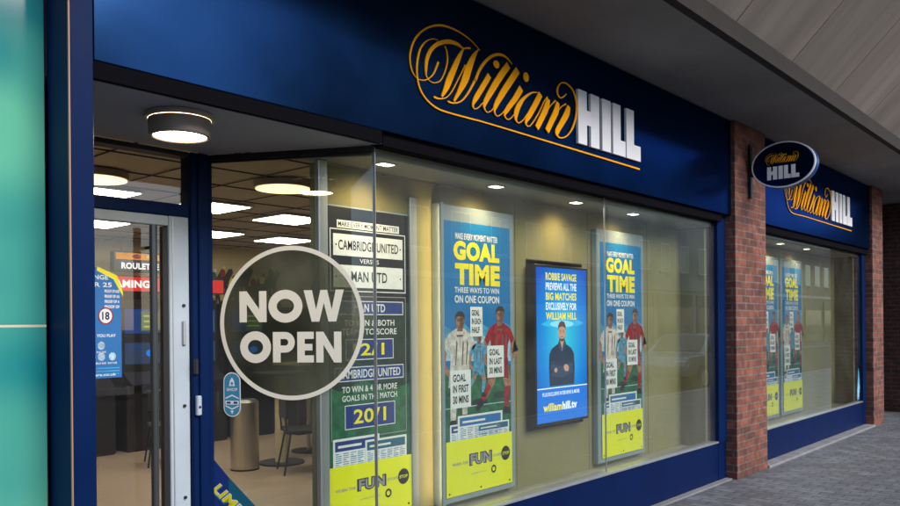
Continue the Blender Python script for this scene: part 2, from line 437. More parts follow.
_tc = {}
def glyphs(txt, bold, shear):
    key = (txt, bold, shear)
    if key in _tc: return _tc[key]
    cu = bpy.data.curves.new('lettering', 'FONT'); cu.body = txt; cu.size = 1; cu.offset = bold; cu.shear = shear
    cu.resolution_u = 3; cu.fill_mode = 'FRONT'
    cu.space_character = 1.0 + bold * 1.5
    ob = bpy.data.objects.new('lettering', cu); COL.objects.link(ob)
    dg = bpy.context.evaluated_depsgraph_get()
    me = bpy.data.meshes.new_from_object(ob.evaluated_get(dg))
    vs = [(v.co.x, v.co.y) for v in me.vertices]; fs = [list(p.vertices) for p in me.polygons]
    bpy.data.objects.remove(ob); bpy.data.curves.remove(cu); bpy.data.meshes.remove(me)
    _tc[key] = (vs, fs); return _tc[key]
def text(mb, F, txt, a0, b0, a1, b1, m, l=.0016, bold=.02, shear=0.0, rot=0):
    """write txt so that its ink fills the rectangle a0..a1, b0..b1"""
    vs, fs = glyphs(txt, bold, shear)
    if not vs: return
    x0 = min(p[0] for p in vs); x1 = max(p[0] for p in vs); y0 = min(p[1] for p in vs); y1 = max(p[1] for p in vs)
    sx = (a1 - a0) / (x1 - x0); sy = (b1 - b0) / (y1 - y0)
    P = [(a0 + (x - x0) * sx, b0 + (y - y0) * sy) for x, y in vs]
    if rot:
        c, s = math.cos(rad(rot)), math.sin(rad(rot)); P = [(a0 + (x - a0) * c - (y - b0) * s, b0 + (x - a0) * s + (y - b0) * c) for x, y in P]
    W = [F(a, b, l) for a, b in P]; out = []
    for f in fs:
        ar = sum(P[f[i]][0] * P[f[(i + 1) % len(f)]][1] - P[f[(i + 1) % len(f)]][0] * P[f[i]][1] for i in range(len(f)))
        if abs(ar) < 1e-12: continue
        out.append(f if ar > 0 else f[::-1])
    mb.add(W, out, m)

# ------------------------------------------------------------------ logo: script word and block word
SCRIPT = [[(0.653, 0.448, 0.004), (0.574, 0.485, 0.008), (0.467, 0.509, 0.012), (0.364, 0.514, 0.017), (0.276, 0.503, 0.019), (0.19, 0.471, 0.018), (0.106, 0.415, 0.017), (0.048, 0.347, 0.013), (0.019, 0.276, 0.011), (0.016, 0.22, 0.008), (0.034, 0.168, 0.007), (0.074, 0.139, 0.007), (0.126, 0.139, 0.01), (0.174, 0.162, 0.01), (0.217, 0.202, 0.011), (0.258, 0.278, 0.014)], [(0.559, 0.437, 0.017), (0.519, 0.428, 0.016), (0.486, 0.419, 0.016), (0.427, 0.431, 0.034), (0.35, 0.424, 0.041), (0.262, 0.39, 0.04), (0.198, 0.339, 0.033), (0.161, 0.279, 0.027), (0.149, 0.219, 0.019), (0.151, 0.175, 0.01), (0.174, 0.15, 0.007), (0.216, 0.145, 0.008), (0.272, 0.169, 0.008), (0.316, 0.234, 0.009), (0.34, 0.306, 0.009), (0.334, 0.364, 0.006), (0.318, 0.389, 0.004)], [(0.256, 0.409, 0.004), (0.214, 0.405, 0.007), (0.153, 0.375, 0.011), (0.105, 0.322, 0.013), (0.081, 0.26, 0.014), (0.071, 0.201, 0.012), (0.074, 0.153, 0.01), (0.086, 0.104, 0.012), (0.114, 0.061, 0.014), (0.167, 0.023, 0.015), (0.245, -0.002, 0.016), (0.357, -0.008, 0.015), (0.567, -0.005, 0.015), (0.879, -0.003, 0.015), (2.746, -0.014, 0.022)], [(0.49, 0.418, 0.01), (0.445, 0.349, 0.037), (0.399, 0.27, 0.049), (0.357, 0.197, 0.054), (0.324, 0.135, 0.043), (0.285, 0.077, 0.015)], [(0.215, 0.06, 0.02), (0.258, 0.059, 0.014), (0.32, 0.077, 0.008), (0.371, 0.12, 0.008), (0.417, 0.185, 0.008), (0.464, 0.255, 0.008), (0.507, 0.321, 0.007)], [(0.635, 0.448, 0.008), (0.589, 0.393, 0.041), (0.537, 0.303, 0.06), (0.503, 0.23, 0.062), (0.452, 0.15, 0.042), (0.396, 0.073, 0.016)], [(0.339, 0.059, 0.018), (0.383, 0.058, 0.015), (0.448, 0.078, 0.013), (0.501, 0.118, 0.015), (0.549, 0.175, 0.018), (0.597, 0.242, 0.02), (0.604, 0.248, 0.021), (0.64, 0.313, 0.023), (0.696, 0.38, 0.029), (0.768, 0.437, 0.032), (0.841, 0.468, 0.03), (0.918, 0.473, 0.02), (0.991, 0.442, 0.007)], [(0.745, 0.309, 0.049), (0.68, 0.226, 0.051), (0.61, 0.14, 0.047), (0.578, 0.092, 0.02), (0.587, 0.064, 0.009), (0.629, 0.079, 0.009), (0.682, 0.124, 0.007)], [(0.948, 0.424, 0.067), (0.869, 0.34, 0.066), (0.78, 0.234, 0.061), (0.703, 0.133, 0.042), (0.689, 0.091, 0.017), (0.717, 0.067, 0.01), (0.763, 0.087, 0.009), (0.81, 0.132, 0.007)], [(1.052, 0.416, 0.069), (0.974, 0.329, 0.068), (0.882, 0.224, 0.063), (0.81, 0.132, 0.044), (0.794, 0.089, 0.017), (0.818, 0.062, 0.01), (0.865, 0.082, 0.009), (0.913, 0.126, 0.008)], [(1.089, 0.301, 0.061), (1.018, 0.216, 0.059), (0.933, 0.13, 0.049), (0.902, 0.084, 0.018), (0.932, 0.061, 0.011), (0.978, 0.083, 0.009), (1.035, 0.136, 0.008)], [(1.282, 0.312, 0.008), (1.216, 0.299, 0.016), (1.131, 0.249, 0.032), (1.067, 0.187, 0.048), (1.029, 0.125, 0.047), (1.025, 0.078, 0.022), (1.056, 0.061, 0.011), (1.113, 0.095, 0.01), (1.178, 0.164, 0.01), (1.253, 0.246, 0.008)], [(1.315, 0.309, 0.058), (1.252, 0.226, 0.06), (1.178, 0.135, 0.055), (1.137, 0.078, 0.022), (1.162, 0.057, 0.011), (1.209, 0.084, 0.01), (1.293, 0.177, 0.01), (1.353, 0.261, 0.01), (1.4, 0.307, 0.015)], [(1.413, 0.293, 0.035), (1.381, 0.223, 0.062), (1.326, 0.144, 0.061), (1.266, 0.064, 0.054)], [(1.334, 0.146, 0.011), (1.43, 0.247, 0.01), (1.5, 0.302, 0.016)], [(1.532, 0.295, 0.036), (1.503, 0.222, 0.064), (1.449, 0.148, 0.063), (1.389, 0.064, 0.055)], [(1.463, 0.156, 0.011), (1.553, 0.257, 0.011), (1.635, 0.306, 0.016)], [(1.673, 0.296, 0.037), (1.643, 0.235, 0.07), (1.578, 0.157, 0.066), (1.518, 0.086, 0.054), (1.525, 0.051, 0.021), (1.576, 0.048, 0.013), (1.65, 0.079, 0.014), (1.715, 0.141, 0.019), (1.758, 0.216, 0.018), (1.776, 0.281, 0.019), (1.775, 0.352, 0.019), (1.729, 0.425, 0.019), (1.646, 0.455, 0.017), (1.577, 0.445, 0.015), (1.53, 0.402, 0.014), (1.528, 0.354, 0.014), (1.572, 0.336, 0.014), (1.641, 0.378, 0.015)]]
def script_word(mb, F, ox, oz, k, m, thick, l, kz=None, noline=False):
    kz = kz or k
    for i, s in enumerate(SCRIPT):
        pts = s
        if noline and i == 2: pts = s[:11]
        li = l + i * .00025
        stroke(mb, F, [(ox + x * k, oz + z * kz, w * k) for x, z, w in pts], m, li, thick, sub=6 if len(pts) > 6 else 5)
    for cx, cy, rx, ry in ((.814, .396, .029, .025), (1.141, .388, .030, .032)):
        poly(mb, F, ell(ox + cx * k, oz + cy * kz, rx * k, ry * kz, 20), m, l + .006, thick)
def block_word(mb, F, ox, oz, k, m, thick, l, kz=None):
    kz = kz or k; z0, z1 = .045, .447
    H = [(1.785, z0), (1.917, z0), (1.917, .198), (1.957, .198), (1.957, z0), (2.085, z0), (2.085, z1), (1.957, z1), (1.957, .308), (1.895, .308), (1.895, z1), (1.785, z1)]
    H = [(1.785, z0), (1.905, z0), (1.905, .198), (1.960, .198), (1.960, z0), (2.085, z0), (2.085, z1), (1.960, z1), (1.960, .308), (1.905, .308), (1.905, z1), (1.785, z1)]
    I = [(2.128, z0), (2.256, z0), (2.256, z1), (2.128, z1)]
    L1 = [(2.292, z0), (2.488, z0), (2.488, .168), (2.412, .168), (2.412, z1), (2.292, z1)]
    L2 = [(2.506, z0), (2.741, z0), (2.741, .168), (2.630, .168), (2.630, z1), (2.506, z1)]
    for g in (H, I, L1, L2): poly(mb, F, [(ox + a * k, oz + b * kz) for a, b in g], m, l, thick)

# ================================================================== THE STREET (setting)
GZ = 0.0
mb = MB(); mb.add([(-60, -4.6, 0), (90, -4.6, 0), (90, 40, 0), (-60, 40, 0)], [(0, 1, 2, 3)], 'paver'); struct('pavement', mb)
mb = MB(); mb.box(-60, 90, -4.75, -4.6, -.2, .012, 'kerb'); struct('kerb', mb)
mb = MB(); mb.add([(-60, -13, -.11), (90, -13, -.11), (90, -4.75, -.11), (-60, -4.75, -.11)], [(0, 1, 2, 3)], 'asphalt'); struct('road', mb)
mb = MB(); mb.box(-60, 90, -15.5, -13, -.2, .0, 'paver'); struct('far_pavement', mb)
mb = MB(); mb.add([(-400, -400, -.2), (400, -400, -.2), (400, 400, -.2), (-400, 400, -.2)], [(0, 1, 2, 3)], 'asphalt'); struct('ground', mb)

# ================================================================== THE SHOP BUILDING
BL = thing('shop_building', (3.1, 0, 0), 'shop building with navy shopfront, red brick piers and an overhanging soffit', 'building')
def part(name, mb, parent=BL, **k):
    lab = k.pop('label', None); kind = k.pop('kind', None)
    return tag(mb.build(name, parent, **k), lab, None, None, kind)

# brick piers
for x0, x1 in ((7.955, 8.80), (13.27, 13.875)):
    mb = MB(); mb.cbox(x0, x1, -.12, .5, 0, 3.655, 'brick', .004); part('brick_pier', mb)
# passage wall beyond the second pier, its shade put into a darker brick
mb = MB(); mb.box(15.6, 16.0, -1.1, 3, 0, 3.655, 'brick_shaded'); mb.box(13.0, 15.6, 2.2, 2.6, 0, 3.655, 'brick_shaded'); part('passage_wall', mb)
# soffit, dark beam face, sloped concrete canopy, wall above
mb = MB(); mb.box(-9, 45, -.955, .6, 3.66, 3.95, 'soffit'); part('soffit', mb)
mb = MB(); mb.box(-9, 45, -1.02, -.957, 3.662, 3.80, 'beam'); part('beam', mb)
mb = MB()
xj = -9.18
edges = []
while xj < 45: edges.append(xj); xj += 1.216
off = 8.21 - edges[min(range(len(edges)), key=lambda i: abs(edges[i] - 8.21))]
for i, e in enumerate(edges[:-1]):
    a, b = e + off + .006, e + off + 1.210
    y0, z0, y1, z1 = -.985, 3.80, -2.35, 5.165
    mb.add([(a, y0, z0), (b, y0, z0), (b, y1, z1), (a, y1, z1), (a, y0, z0 + .2), (b, y0, z0 + .2), (b, y1, z1 + .2), (a, y1, z1 + .2)],
           [(0, 3, 2, 1), (4, 5, 6, 7), (0, 1, 5, 4), (1, 2, 6, 5), (2, 3, 7, 6), (3, 0, 4, 7)], 'concrete')
part('canopy_panels', mb)
mb = MB(); mb.box(-9, 45, -2.6, -2.36, 5.1, 9.5, 'upper'); mb.box(-9, 45, -2.36, 9, 9.3, 9.5, 'upper'); mb.box(-9, 45, -.94, 9, 3.96, 4.05, 'dark'); part('upper_wall', mb)

# structure behind the fascia, recess ceiling
mb = MB(); mb.box(1.45, 7.95, -.02, .10, 2.70, 3.655, 'void'); mb.box(8.80, 13.27, -.02, .10, 2.70, 3.655, 'void')
mb.box(3.09, 7.78, -.05, .05, 2.615, 2.689, 'void'); mb.box(8.80, 13.27, -.05, .05, 2.615, 2.689, 'void'); part('lintel', mb)
mb = MB(); mb.add([(1.40, -.04, 2.625), (3.10, -.04, 2.625), (2.58, .90, 2.625), (1.40, .90, 2.625), (1.40, -.04, 2.68), (3.10, -.04, 2.68), (2.58, .90, 2.68), (1.40, .90, 2.68)],
               [(0, 3, 2, 1), (4, 5, 6, 7), (0, 1, 5, 4), (1, 2, 6, 5), (2, 3, 7, 6), (3, 0, 4, 7)], 'recess_ceil'); part('recess_ceiling', mb)
mb = MB(); mb.box(1.44, 3.06, -.075, -.042, 2.618, 2.688, 'void'); part('fascia_drip_trim', mb)

# display window 1
def window(x0, x1, y, zs, zt, gl, split=None, right_post=True):
    w = bpy.data.objects.new('shop_window', None); COL.objects.link(w); w.parent = BL; w.location = (0, 0, 0); w.matrix_parent_inverse = parent_inv(BL)
    w.location = (x0, 0, 0)
    w.matrix_parent_inverse = parent_inv(BL)
    mb = MB(); mb.cbox(x0, x1, 0, .08, .012, zs, 'navy_riser', .004); part('riser', mb, w)
    mb = MB(); mb.cbox(x0, x1, -.012, .10, zs + .001, zs + .018, 'alu', .003); part('sill', mb, w)
    mb = MB(); mb.box(x0 + .004, x1 - .004, y, y + .010, zs + .019, zt, gl)
    part('pane', mb, w)
    if split:
        mb = MB(); mb.box(split - .003, split + .003, y - .001, y + .011, zs + .02, zt, 'alu'); part('pane_joint', mb, w)
    return w
W1 = window(3.09, 7.76, .022, .385, 2.614, 'glass', split=5.62)
mb = MB(); mb.cbox(7.762, 7.953, -.015, .10, .386, 2.70, 'navy', .004); mb.cbox(7.762, 7.953, -.005, .10, .0, .385, 'navy_riser', .004); part('corner_post', mb, W1)
W2 = window(8.802, 13.10, .022, .372, 2.614, 'glass2')
mb = MB(); mb.cbox(13.102, 13.268, -.015, .10, .373, 2.70, 'navy', .004); mb.cbox(13.102, 13.268, -.005, .10, .0, .372, 'navy_riser', .004); part('corner_post', mb, W2)
mb = MB(); mb.box(8.802, 13.268, -.14, -.002, .0, .028, 'strip'); mb.box(3.0, 7.953, -.07, -.002, .0, .012, 'strip'); part('base_edging', mb)

# angled return window beside the entrance
GA, GB = Vector((2.585, .925, 0)), Vector((3.085, .02, 0))
gu = (GB - GA).normalized(); FG = Frame(GA, gu); GL = (GB - GA).length
rw = bpy.data.objects.new('return_window', None); COL.objects.link(rw); rw.parent = BL; rw.location = GA; rw.matrix_parent_inverse = parent_inv(BL)
def fbox(mb, F, a0, a1, b0, b1, l0, l1, m): rect(mb, F, a0, b0, a1, b1, m, l1, l1 - l0)
mb = MB(); fbox(mb, FG, 0, GL - .004, .40, 2.59, -.010, 0, 'glass'); part('pane', mb, rw)
mb = MB(); fbox(mb, FG, 0, GL - .03, .012, .383, -.06, -.002, 'navy_riser'); part('riser', mb, rw)
mb = MB(); fbox(mb, FG, 0, GL - .03, .384, .40, -.07, .008, 'alu'); part('sill', mb, rw)
mb = MB(); fbox(mb, FG, 0, GL, 2.592, 2.623, -.04, .012, 'dark'); fbox(mb, FG, 0, GL - .01, 2.576, 2.59, -.012, .003, 'black'); part('head_trim', mb, rw)
mb = MB(); mb.box(3.086, 3.0895, .012, .035, .40, 2.614, 'alu'); part('corner_joint', mb, rw)

# entrance wall: transom, posts, door
en = bpy.data.objects.new('entrance', None); COL.objects.link(en); en.parent = BL; en.location = (2.0, .95, 0); en.matrix_parent_inverse = parent_inv(BL)
mb = MB(); mb.cbox(2.462, 2.600, .90, 1.02, 0, 2.622, 'navy', .005); mb.cbox(2.50, 2.565, .885, .905, 0, 2.622, 'navy', .005); part('door_post', mb, en)
mb = MB(); mb.cbox(1.40, 2.461, .92, 1.02, 2.245, 2.315, 'navy', .004); mb.cbox(1.40, 2.461, .92, 1.02, 2.595, 2.623, 'dark', .003); part('transom_bar', mb, en)
mb = MB(); mb.box(1.42, 2.461, .965, .975, 2.316, 2.594, 'doorglass'); part('transom_pane', mb, en)
mb = MB(); mb.cbox(2.334, 2.459, .925, .985, .01, 2.243, 'whitealu', .005); mb.cbox(1.42, 2.333, .93, .98, 2.185, 2.243, 'whitealu', .004)
mb.cbox(1.42, 2.333, .93, .98, .01, .16, 'whitealu', .004)
mb.box(2.352, 2.358, .921, .926, .02, 2.23, 'alu'); part('door_frame', mb, en)
mb = MB(); mb.box(1.43, 2.333, .952, .960, .161, 2.184, 'doorglass'); part('door_pane', mb, en)
mb = MB(); mb.tube((2.203, .86, .35), (2.203, .86, 2.17), .021, 'handle', 14); mb.tube((2.203, .86, .5), (2.203, .94, .5), .010, 'dark'); mb.tube((2.203, .86, 2.05), (2.203, .94, 2.05), .010, 'dark')
part('door_handle', mb, en, smooth=False)
mb = MB(); mb.cbox(2.298, 2.331, .936, .975, .17, 2.18, 'dark', .003); part('glazing_strip', mb, en)
for z in (1.73, 1.15, .62):
    mb = MB(); mb.cyl((2.42, .915, z), .009, .010, 'dark', 12, axis='y'); part('lock', mb, en)
mb = MB(); mb.cbox(2.408, 2.430, .912, .926, 1.50, 1.64, 'alu', .004); part('latch_plate', mb, en)
mb = MB(); mb.cbox(2.474, 2.504, .872, .899, 1.09, 1.205, 'whitealu', .005); mb.cyl((2.489, .868, 1.14), .007, .006, 'black', 12, axis='y'); part('push_plate', mb, en)
mb = MB(); mb.cbox(2.464, 2.486, .875, .90, 1.33, 1.42, 'dark', .003); part('hinge', mb, en)
mb = MB(); mb.box(1.36, 1.40, .10, 1.02, 0, 2.62, 'navy'); part('recess_cheek', mb, en)

# navy pilaster left of the entrance
mb = MB(); mb.cbox(1.342, 1.434, -.12, .095, 0, 3.655, 'navy', .003); part('pilaster', mb)
mb = MB(); mb.box(1.3365, 1.3415, -.122, -.112, 0, 3.655, 'goldline'); part('pilaster_trim', mb)
mb = MB(); mb.box(1.436, 1.452, -.07, -.02, 2.69, 3.655, 'dark'); part('fascia_end_gap', mb)

# display box: floor, lining with a hole for the screen, ceiling
mb = MB(); mb.box(2.90, 7.76, .10, .36, .30, .345, 'sage_in'); part('display_floor', mb)
def wallq(x0, x1, z0, z1, m='sage'): mb.box(x0, x1, .362, .40, z0, z1, m)
mb = MB(); wallq(2.93, 5.010, .345, 2.555); wallq(5.806, 7.757, .345, 2.555); wallq(5.010, 5.806, .345, .775); wallq(5.010, 5.806, 2.105, 2.555)
mb.box(7.70, 7.757, .10, .361, .345, 2.555, 'sage')
for sx in (4.865, 5.905, 6.98): mb.box(sx, sx + .004, .3605, .3615, .346, 2.554, 'rubber')
for sx in (4.83, 4.90, 6.945, 7.015):
    for sz in (.5, 1.45, 2.4): mb.cyl((sx, .3595, sz), .006, .002, 'alu', 10, axis='y')
part('display_wall', mb)
mb = MB()
mb.box(5.004, 5.012, .358, .50, .769, 2.111, 'dark'); mb.box(5.804, 5.812, .358, .50, .769, 2.111, 'dark'); mb.box(5.012, 5.804, .358, .50, .769, .777, 'dark'); mb.box(5.012, 5.804, .358, .50, 2.103, 2.111, 'dark')
mb.box(5.004, 5.812, .50, .51, .769, 2.111, 'dark'); part('screen_recess', mb)
mb = MB(); mb.add([(3.085, .05, 2.57), (7.76, .05, 2.57), (7.76, .405, 2.57), (2.87, .405, 2.57), (3.085, .05, 2.612), (7.76, .05, 2.612), (7.76, .405, 2.612), (2.87, .405, 2.612)],
               [(0, 3, 2, 1), (4, 5, 6, 7), (0, 1, 5, 4), (1, 2, 6, 5), (2, 3, 7, 6), (3, 0, 4, 7)], 'sage_in'); part('display_ceiling', mb)
mb = MB(); mb.cbox(2.928, 2.995, .315, .360, .0, 2.568, 'alu', .005); mb.cbox(3.70, 3.765, .335, .361, .346, 2.44, 'alu', .005); part('display_post', mb)
# second display
mb = MB(); mb.box(8.81, 13.10, .10, .36, .30, .345, 'sage_in'); part('display_floor', mb)
mb = MB(); mb.box(8.81, 13.10, .362, .40, .345, 2.555, 'sage'); mb.box(13.04, 13.098, .10, .361, .345, 2.555, 'sage'); part('display_wall', mb)
mb = MB(); mb.box(8.81, 13.10, .05, .405, 2.57, 2.612, 'sage_in'); part('display_ceiling', mb)

# interior shell
mb = MB(); mb.box(1.0, 9.6, 1.03, 8.2, .002, .012, 'floor'); mb.add([(1.40, .0, .006), (3.07, .0, .006), (2.6, 1.028, .006), (1.40, 1.028, .006)], [(0, 1, 2, 3)], 'paver')
mb.add([(2.64, 1.028, .008), (2.7, .84, .008), (2.93, .41, .008), (9.6, .41, .008), (9.6, 1.028, .008)], [(0, 1, 2, 3, 4)], 'floor'); part('interior_floor', mb)
mb = MB(); mb.box(1.0, 9.6, 1.03, 8.2, 2.762, 2.82, 'ceil_in'); mb.box(2.66, 9.6, .45, 1.03, 2.762, 2.82, 'ceil_in')
for k in range(13): mb.box(1.0, 9.6, 1.2 + k * .6, 1.215 + k * .6, 2.754, 2.761, 'beam')
for k in range(15): mb.box(1.2 + k * .6, 1.215 + k * .6, 1.03, 8.0, 2.750, 2.7535, 'beam')
part('interior_ceiling', mb)
mb = MB(); mb.box(1.0, 9.6, 7.0, 7.1, 1.9, 2.76, 'cream'); mb.box(1.0, 9.6, 6.98, 7.1, 0.012, 1.9, 'darkwall')
mb.box(9.5, 9.6, .41, 7.0, .012, 2.76, 'cream'); mb.box(1.0, 1.1, 1.03, 7.0, .012, 2.76, 'cream'); mb.box(8.805, 8.81, .42, 1.0, .012, 2.76, 'darkwall')
part('interior_wall', mb)

# neighbouring teal shopfront
NB = thing('neighbouring_shopfront', (0, .09, 0), 'glossy teal glass panel shopfront left of the navy pilaster', 'shopfront')
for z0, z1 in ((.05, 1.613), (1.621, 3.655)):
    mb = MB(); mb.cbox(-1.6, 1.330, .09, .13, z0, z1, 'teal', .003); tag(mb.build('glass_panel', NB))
mb = MB(); mb.box(-1.6, 1.330, .092, .125, 1.612, 1.622, 'seam'); mb.build('panel_joint', NB)
mb = MB(); mb.box(-1.6, 1.330, .10, .125, 0.012, .05, 'dark'); mb.build('base_rail', NB)
mb = MB(); mb.box(-9, 1.335, .14, .4, 0.012, 3.655, 'upper'); mb.build('backing_wall', NB)

# ================================================================== FASCIA SIGNS
def fascia(x0, x1, lx, label):
    t = thing('fascia_sign', (x0, -.08, 2.69), label, 'shop sign', 'navy fascia signs above the display windows')
    mb = MB(); mb.cbox(x0, x1, -.080, -.022, 2.69, 3.652, 'navy_board', .003); mb.build('sign_board', t)
    F = Frame((lx, -.0805, 2.90), (1, 0, 0))
    mb = MB(); script_word(mb, F, 0, 0, 1, 'orange', .007, .009); mb.build('script_lettering', t)
    mb = MB(); block_word(mb, F, 0, 0, 1, 'white', .020, .021); mb.build('block_lettering', t)
    return t
fascia(1.454, 7.952, 3.26, 'long navy fascia sign with orange and white shop name above the entrance and large window')
fascia(8.803, 13.268, 9.51, 'shorter navy fascia sign behind the oval hanging sign, above the far window')

# oval projecting sign
t = thing('hanging_sign', (8.33, -.12, 3.2), 'oval navy hanging sign with white rim bracketed to the brick pier', 'hanging sign')
F = Frame((8.27, -.487, 3.20), (0, -1, 0))
def oval(mb, F, rx, ry, l, th, m): poly(mb, F, ell(0, 0, rx, ry, 64), m, l, th)
mb = MB(); oval(mb, F, .305, .222, 0, .11, 'navy_board'); ring(mb, F, 0, 0, .316, .233, .013, 'white', .004, 64, .022); ring(mb, F, 0, 0, .316, .233, .013, 'rimblue', -.021, 64, .093); mb.build('sign_case', t)
mb = MB(); script_word(mb, F, -.175, .005, .185, 'orange', .003, .006, kz=.235, noline=True); mb.build('script_lettering', t)
mb = MB(); block_word(mb, F, -.155 - 1.785 * .33, -.145 - .045 * .33, .33, 'white', .003, .006, kz=.33); mb.build('block_lettering', t)
F2 = Frame((8.382, -.487, 3.20), (0, 1, 0))
mb = MB(); block_word(mb, F2, -.155 - 1.785 * .33, -.145 - .045 * .33, .33, 'white', .003, .003, kz=.33); script_word(mb, F2, -.175, .005, .185, 'orange', .003, .003, kz=.235, noline=True); mb.build('rear_lettering', t)
mb = MB(); mb.cbox(8.30, 8.36, -.150, -.122, 2.90, 3.46, 'black', .004); mb.cbox(8.31, 8.35, -.20, -.149, 3.12, 3.26, 'black', .003); mb.build('bracket', t)

# ================================================================== POSTERS
def player(mb, F, x, zf, h, kit, arm=1, lean=0):
    """flat printed footballer: boots at zf, height h"""
    s = h
    def P(pts, m, l): poly(mb, F, [(x + (a + lean * b) * s, zf + b * s) for a, b in pts], m, l)
    if arm == 1:      # standing square, one knee bent
        P([(-.10, .0), (-.04, .0), (-.015, .24), (-.01, .46), (-.13, .45), (-.125, .25)], 'p_skin', .0020); P([(.05, .05), (.115, .04), (.125, .26), (.13, .46), (.0, .46), (.035, .28)], 'p_skin', .0020)
        P([(-.115, .03), (-.045, .03), (-.03, .21), (-.12, .20)], kit, .0024); P([(.055, .07), (.12, .07), (.125, .23), (.045, .23)], kit, .0024)
        P([(-.15, -.02), (-.03, -.02), (-.04, .04), (-.11, .04)], 'p_ink', .0027); P([(.05, .03), (.17, .01), (.13, .08), (.055, .08)], 'p_ink', .0027)
    else:             # running: front knee up, trailing leg back
        P([(-.13, .46), (.0, .46), (-.06, .30), (-.20, .14), (-.27, .12), (-.16, .32)], 'p_skin', .0020); P([(.0, .48), (.14, .46), (.20, .30), (.16, .05), (.10, .05), (.10, .27)], 'p_skin', .0020)
        P([(-.11, .27), (-.16, .31), (-.28, .15), (-.22, .11)], kit, .0024); P([(.10, .07), (.165, .07), (.195, .26), (.10, .26)], kit, .0024)
        P([(-.34, .08), (-.30, .05), (-.19, .13), (-.26, .17)], 'p_ink', .0027); P([(.09, .0), (.22, -.01), (.17, .06), (.10, .07)], 'p_ink', .0027)
    P([(-.15, .34), (-.02, .36), (.0, .41), (.02, .36), (.16, .33), (.14, .54), (-.13, .54)], kit, .0026)
    P([(-.125, .52), (.13, .52), (.135, .66), (.155, .72), (.19, .67), (.235, .72), (.17, .82), (.06, .875), (-.06, .875), (-.155, .83), (-.23, .72), (-.18, .66), (-.14, .72), (-.13, .66)], kit, .0030)
    for k in (-.06, .03, .09): P([(k, .54), (k + .012, .54), (k + .03, .74), (k + .012, .78)], 'p_fold', .0032)
    P([(-.12, .42), (-.10, .36), (-.02, .39), (-.03, .42)], 'p_fold', .0029); P([(-.05, .82), (.05, .82), (.04, .80), (-.04, .80)], 'p_fold', .0033)
    P([(-.23, .72), (-.18, .66), (-.19, .55), (-.10, .46), (-.13, .42), (-.24, .51)], 'p_skin', .0023)
    P([(.235, .72), (.19, .67), (.23, .56), (.18, .44), (.225, .42), (.285, .54)] if arm == 1 else [(.235, .72), (.19, .67), (.20, .58), (.27, .64), (.31, .60), (.21, .50)], 'p_skin', .0023)
    P([(-.04, .85), (.04, .85), (.035, .92), (-.035, .92)], 'p_skin', .0031)
    poly(mb, F, ell(x + lean * .94 * s, zf + .945 * s, .060 * s, .075 * s, 20), 'p_skin', .0034)
    P([(-.064, .95), (-.045, .985), (.0, .99), (.045, .985), (.064, .95), (.066, 1.0), (.03, 1.035), (-.03, 1.035), (-.066, 1.0)], 'p_hair', .0038)
    P([(-.035, .945), (-.012, .945), (-.012, .955), (-.035, .955)], 'p_hair', .0040); P([(.012, .945), (.035, .945), (.035, .955), (.012, .955)], 'p_hair', .0040)
    P([(-.02, .90), (.02, .90), (.02, .907), (-.02, .907)], 'p_red', .0040)
    P([(-.045, .885), (.0, .85), (.045, .885), (.0, .865)], 'p_fold', .0036)
    poly(mb, F, ell(x + lean * .94 * s + .022 * s, zf + .94 * s, .034 * s, .066 * s, 16), 'skinshade', .0036); P([(.015, .85), (.038, .85), (.033, .90), (.015, .90)], 'skinshade', .0037)
    P([(-.042, .962), (.042, .962), (.042, .968), (-.042, .968)], 'p_hair', .0039); P([(-.004, .950), (.006, .950), (.010, .925), (-.008, .925)], 'skinshade', .0041); P([(-.03, .885), (.0, .872), (.03, .885), (.045, .91), (.03, .895), (-.03, .895), (-.045, .91)], 'skinshade', .0040)
def placard(mb, F, a0, b0, a1, b1, lines, l=.0046):
    rect(mb, F, a0, b0, a1, b1, 'p_white', l)
    w, h = a1 - a0, b1 - b0; n = len(lines)
    for i, s in enumerate(lines):
        t1 = b1 - h * (.10 + i * .86 / n); t0 = t1 - h * .62 / n
        text(mb, F, s, a0 + w * .12, t0, a1 - w * (.12 if len(s) > 4 else .25), t1, 'p_ink', l + .0006, .03)
def coupon(mb, F, a0, b0, a1, b1, hd, l):
    rect(mb, F, a0, b0, a1, b1, 'p_white', l); w, h = a1 - a0, b1 - b0
    rect(mb, F, a0 + w * .04, b1 - h * .30, a1 - w * .04, b1 - h * .06, hd, l + .0005)
    rect(mb, F, a0 + w * .10, b1 - h * .22, a0 + w * .6, b1 - h * .16, 'p_white', l + .0009)
    for r in range(13):
        z = b1 - h * (.35 + r * .05)
        for c in range(6):
            q = a0 + w * (.05 + c * .155)
            rect(mb, F, q, z - h * .022, q + w * (.125 if (r * 3 + c) % 5 else .07), z, ('p_mid' if (r + c) % 4 == 0 else 'p_sky' if (r * c) % 3 == 0 else 'p_grey'), l + .0006)
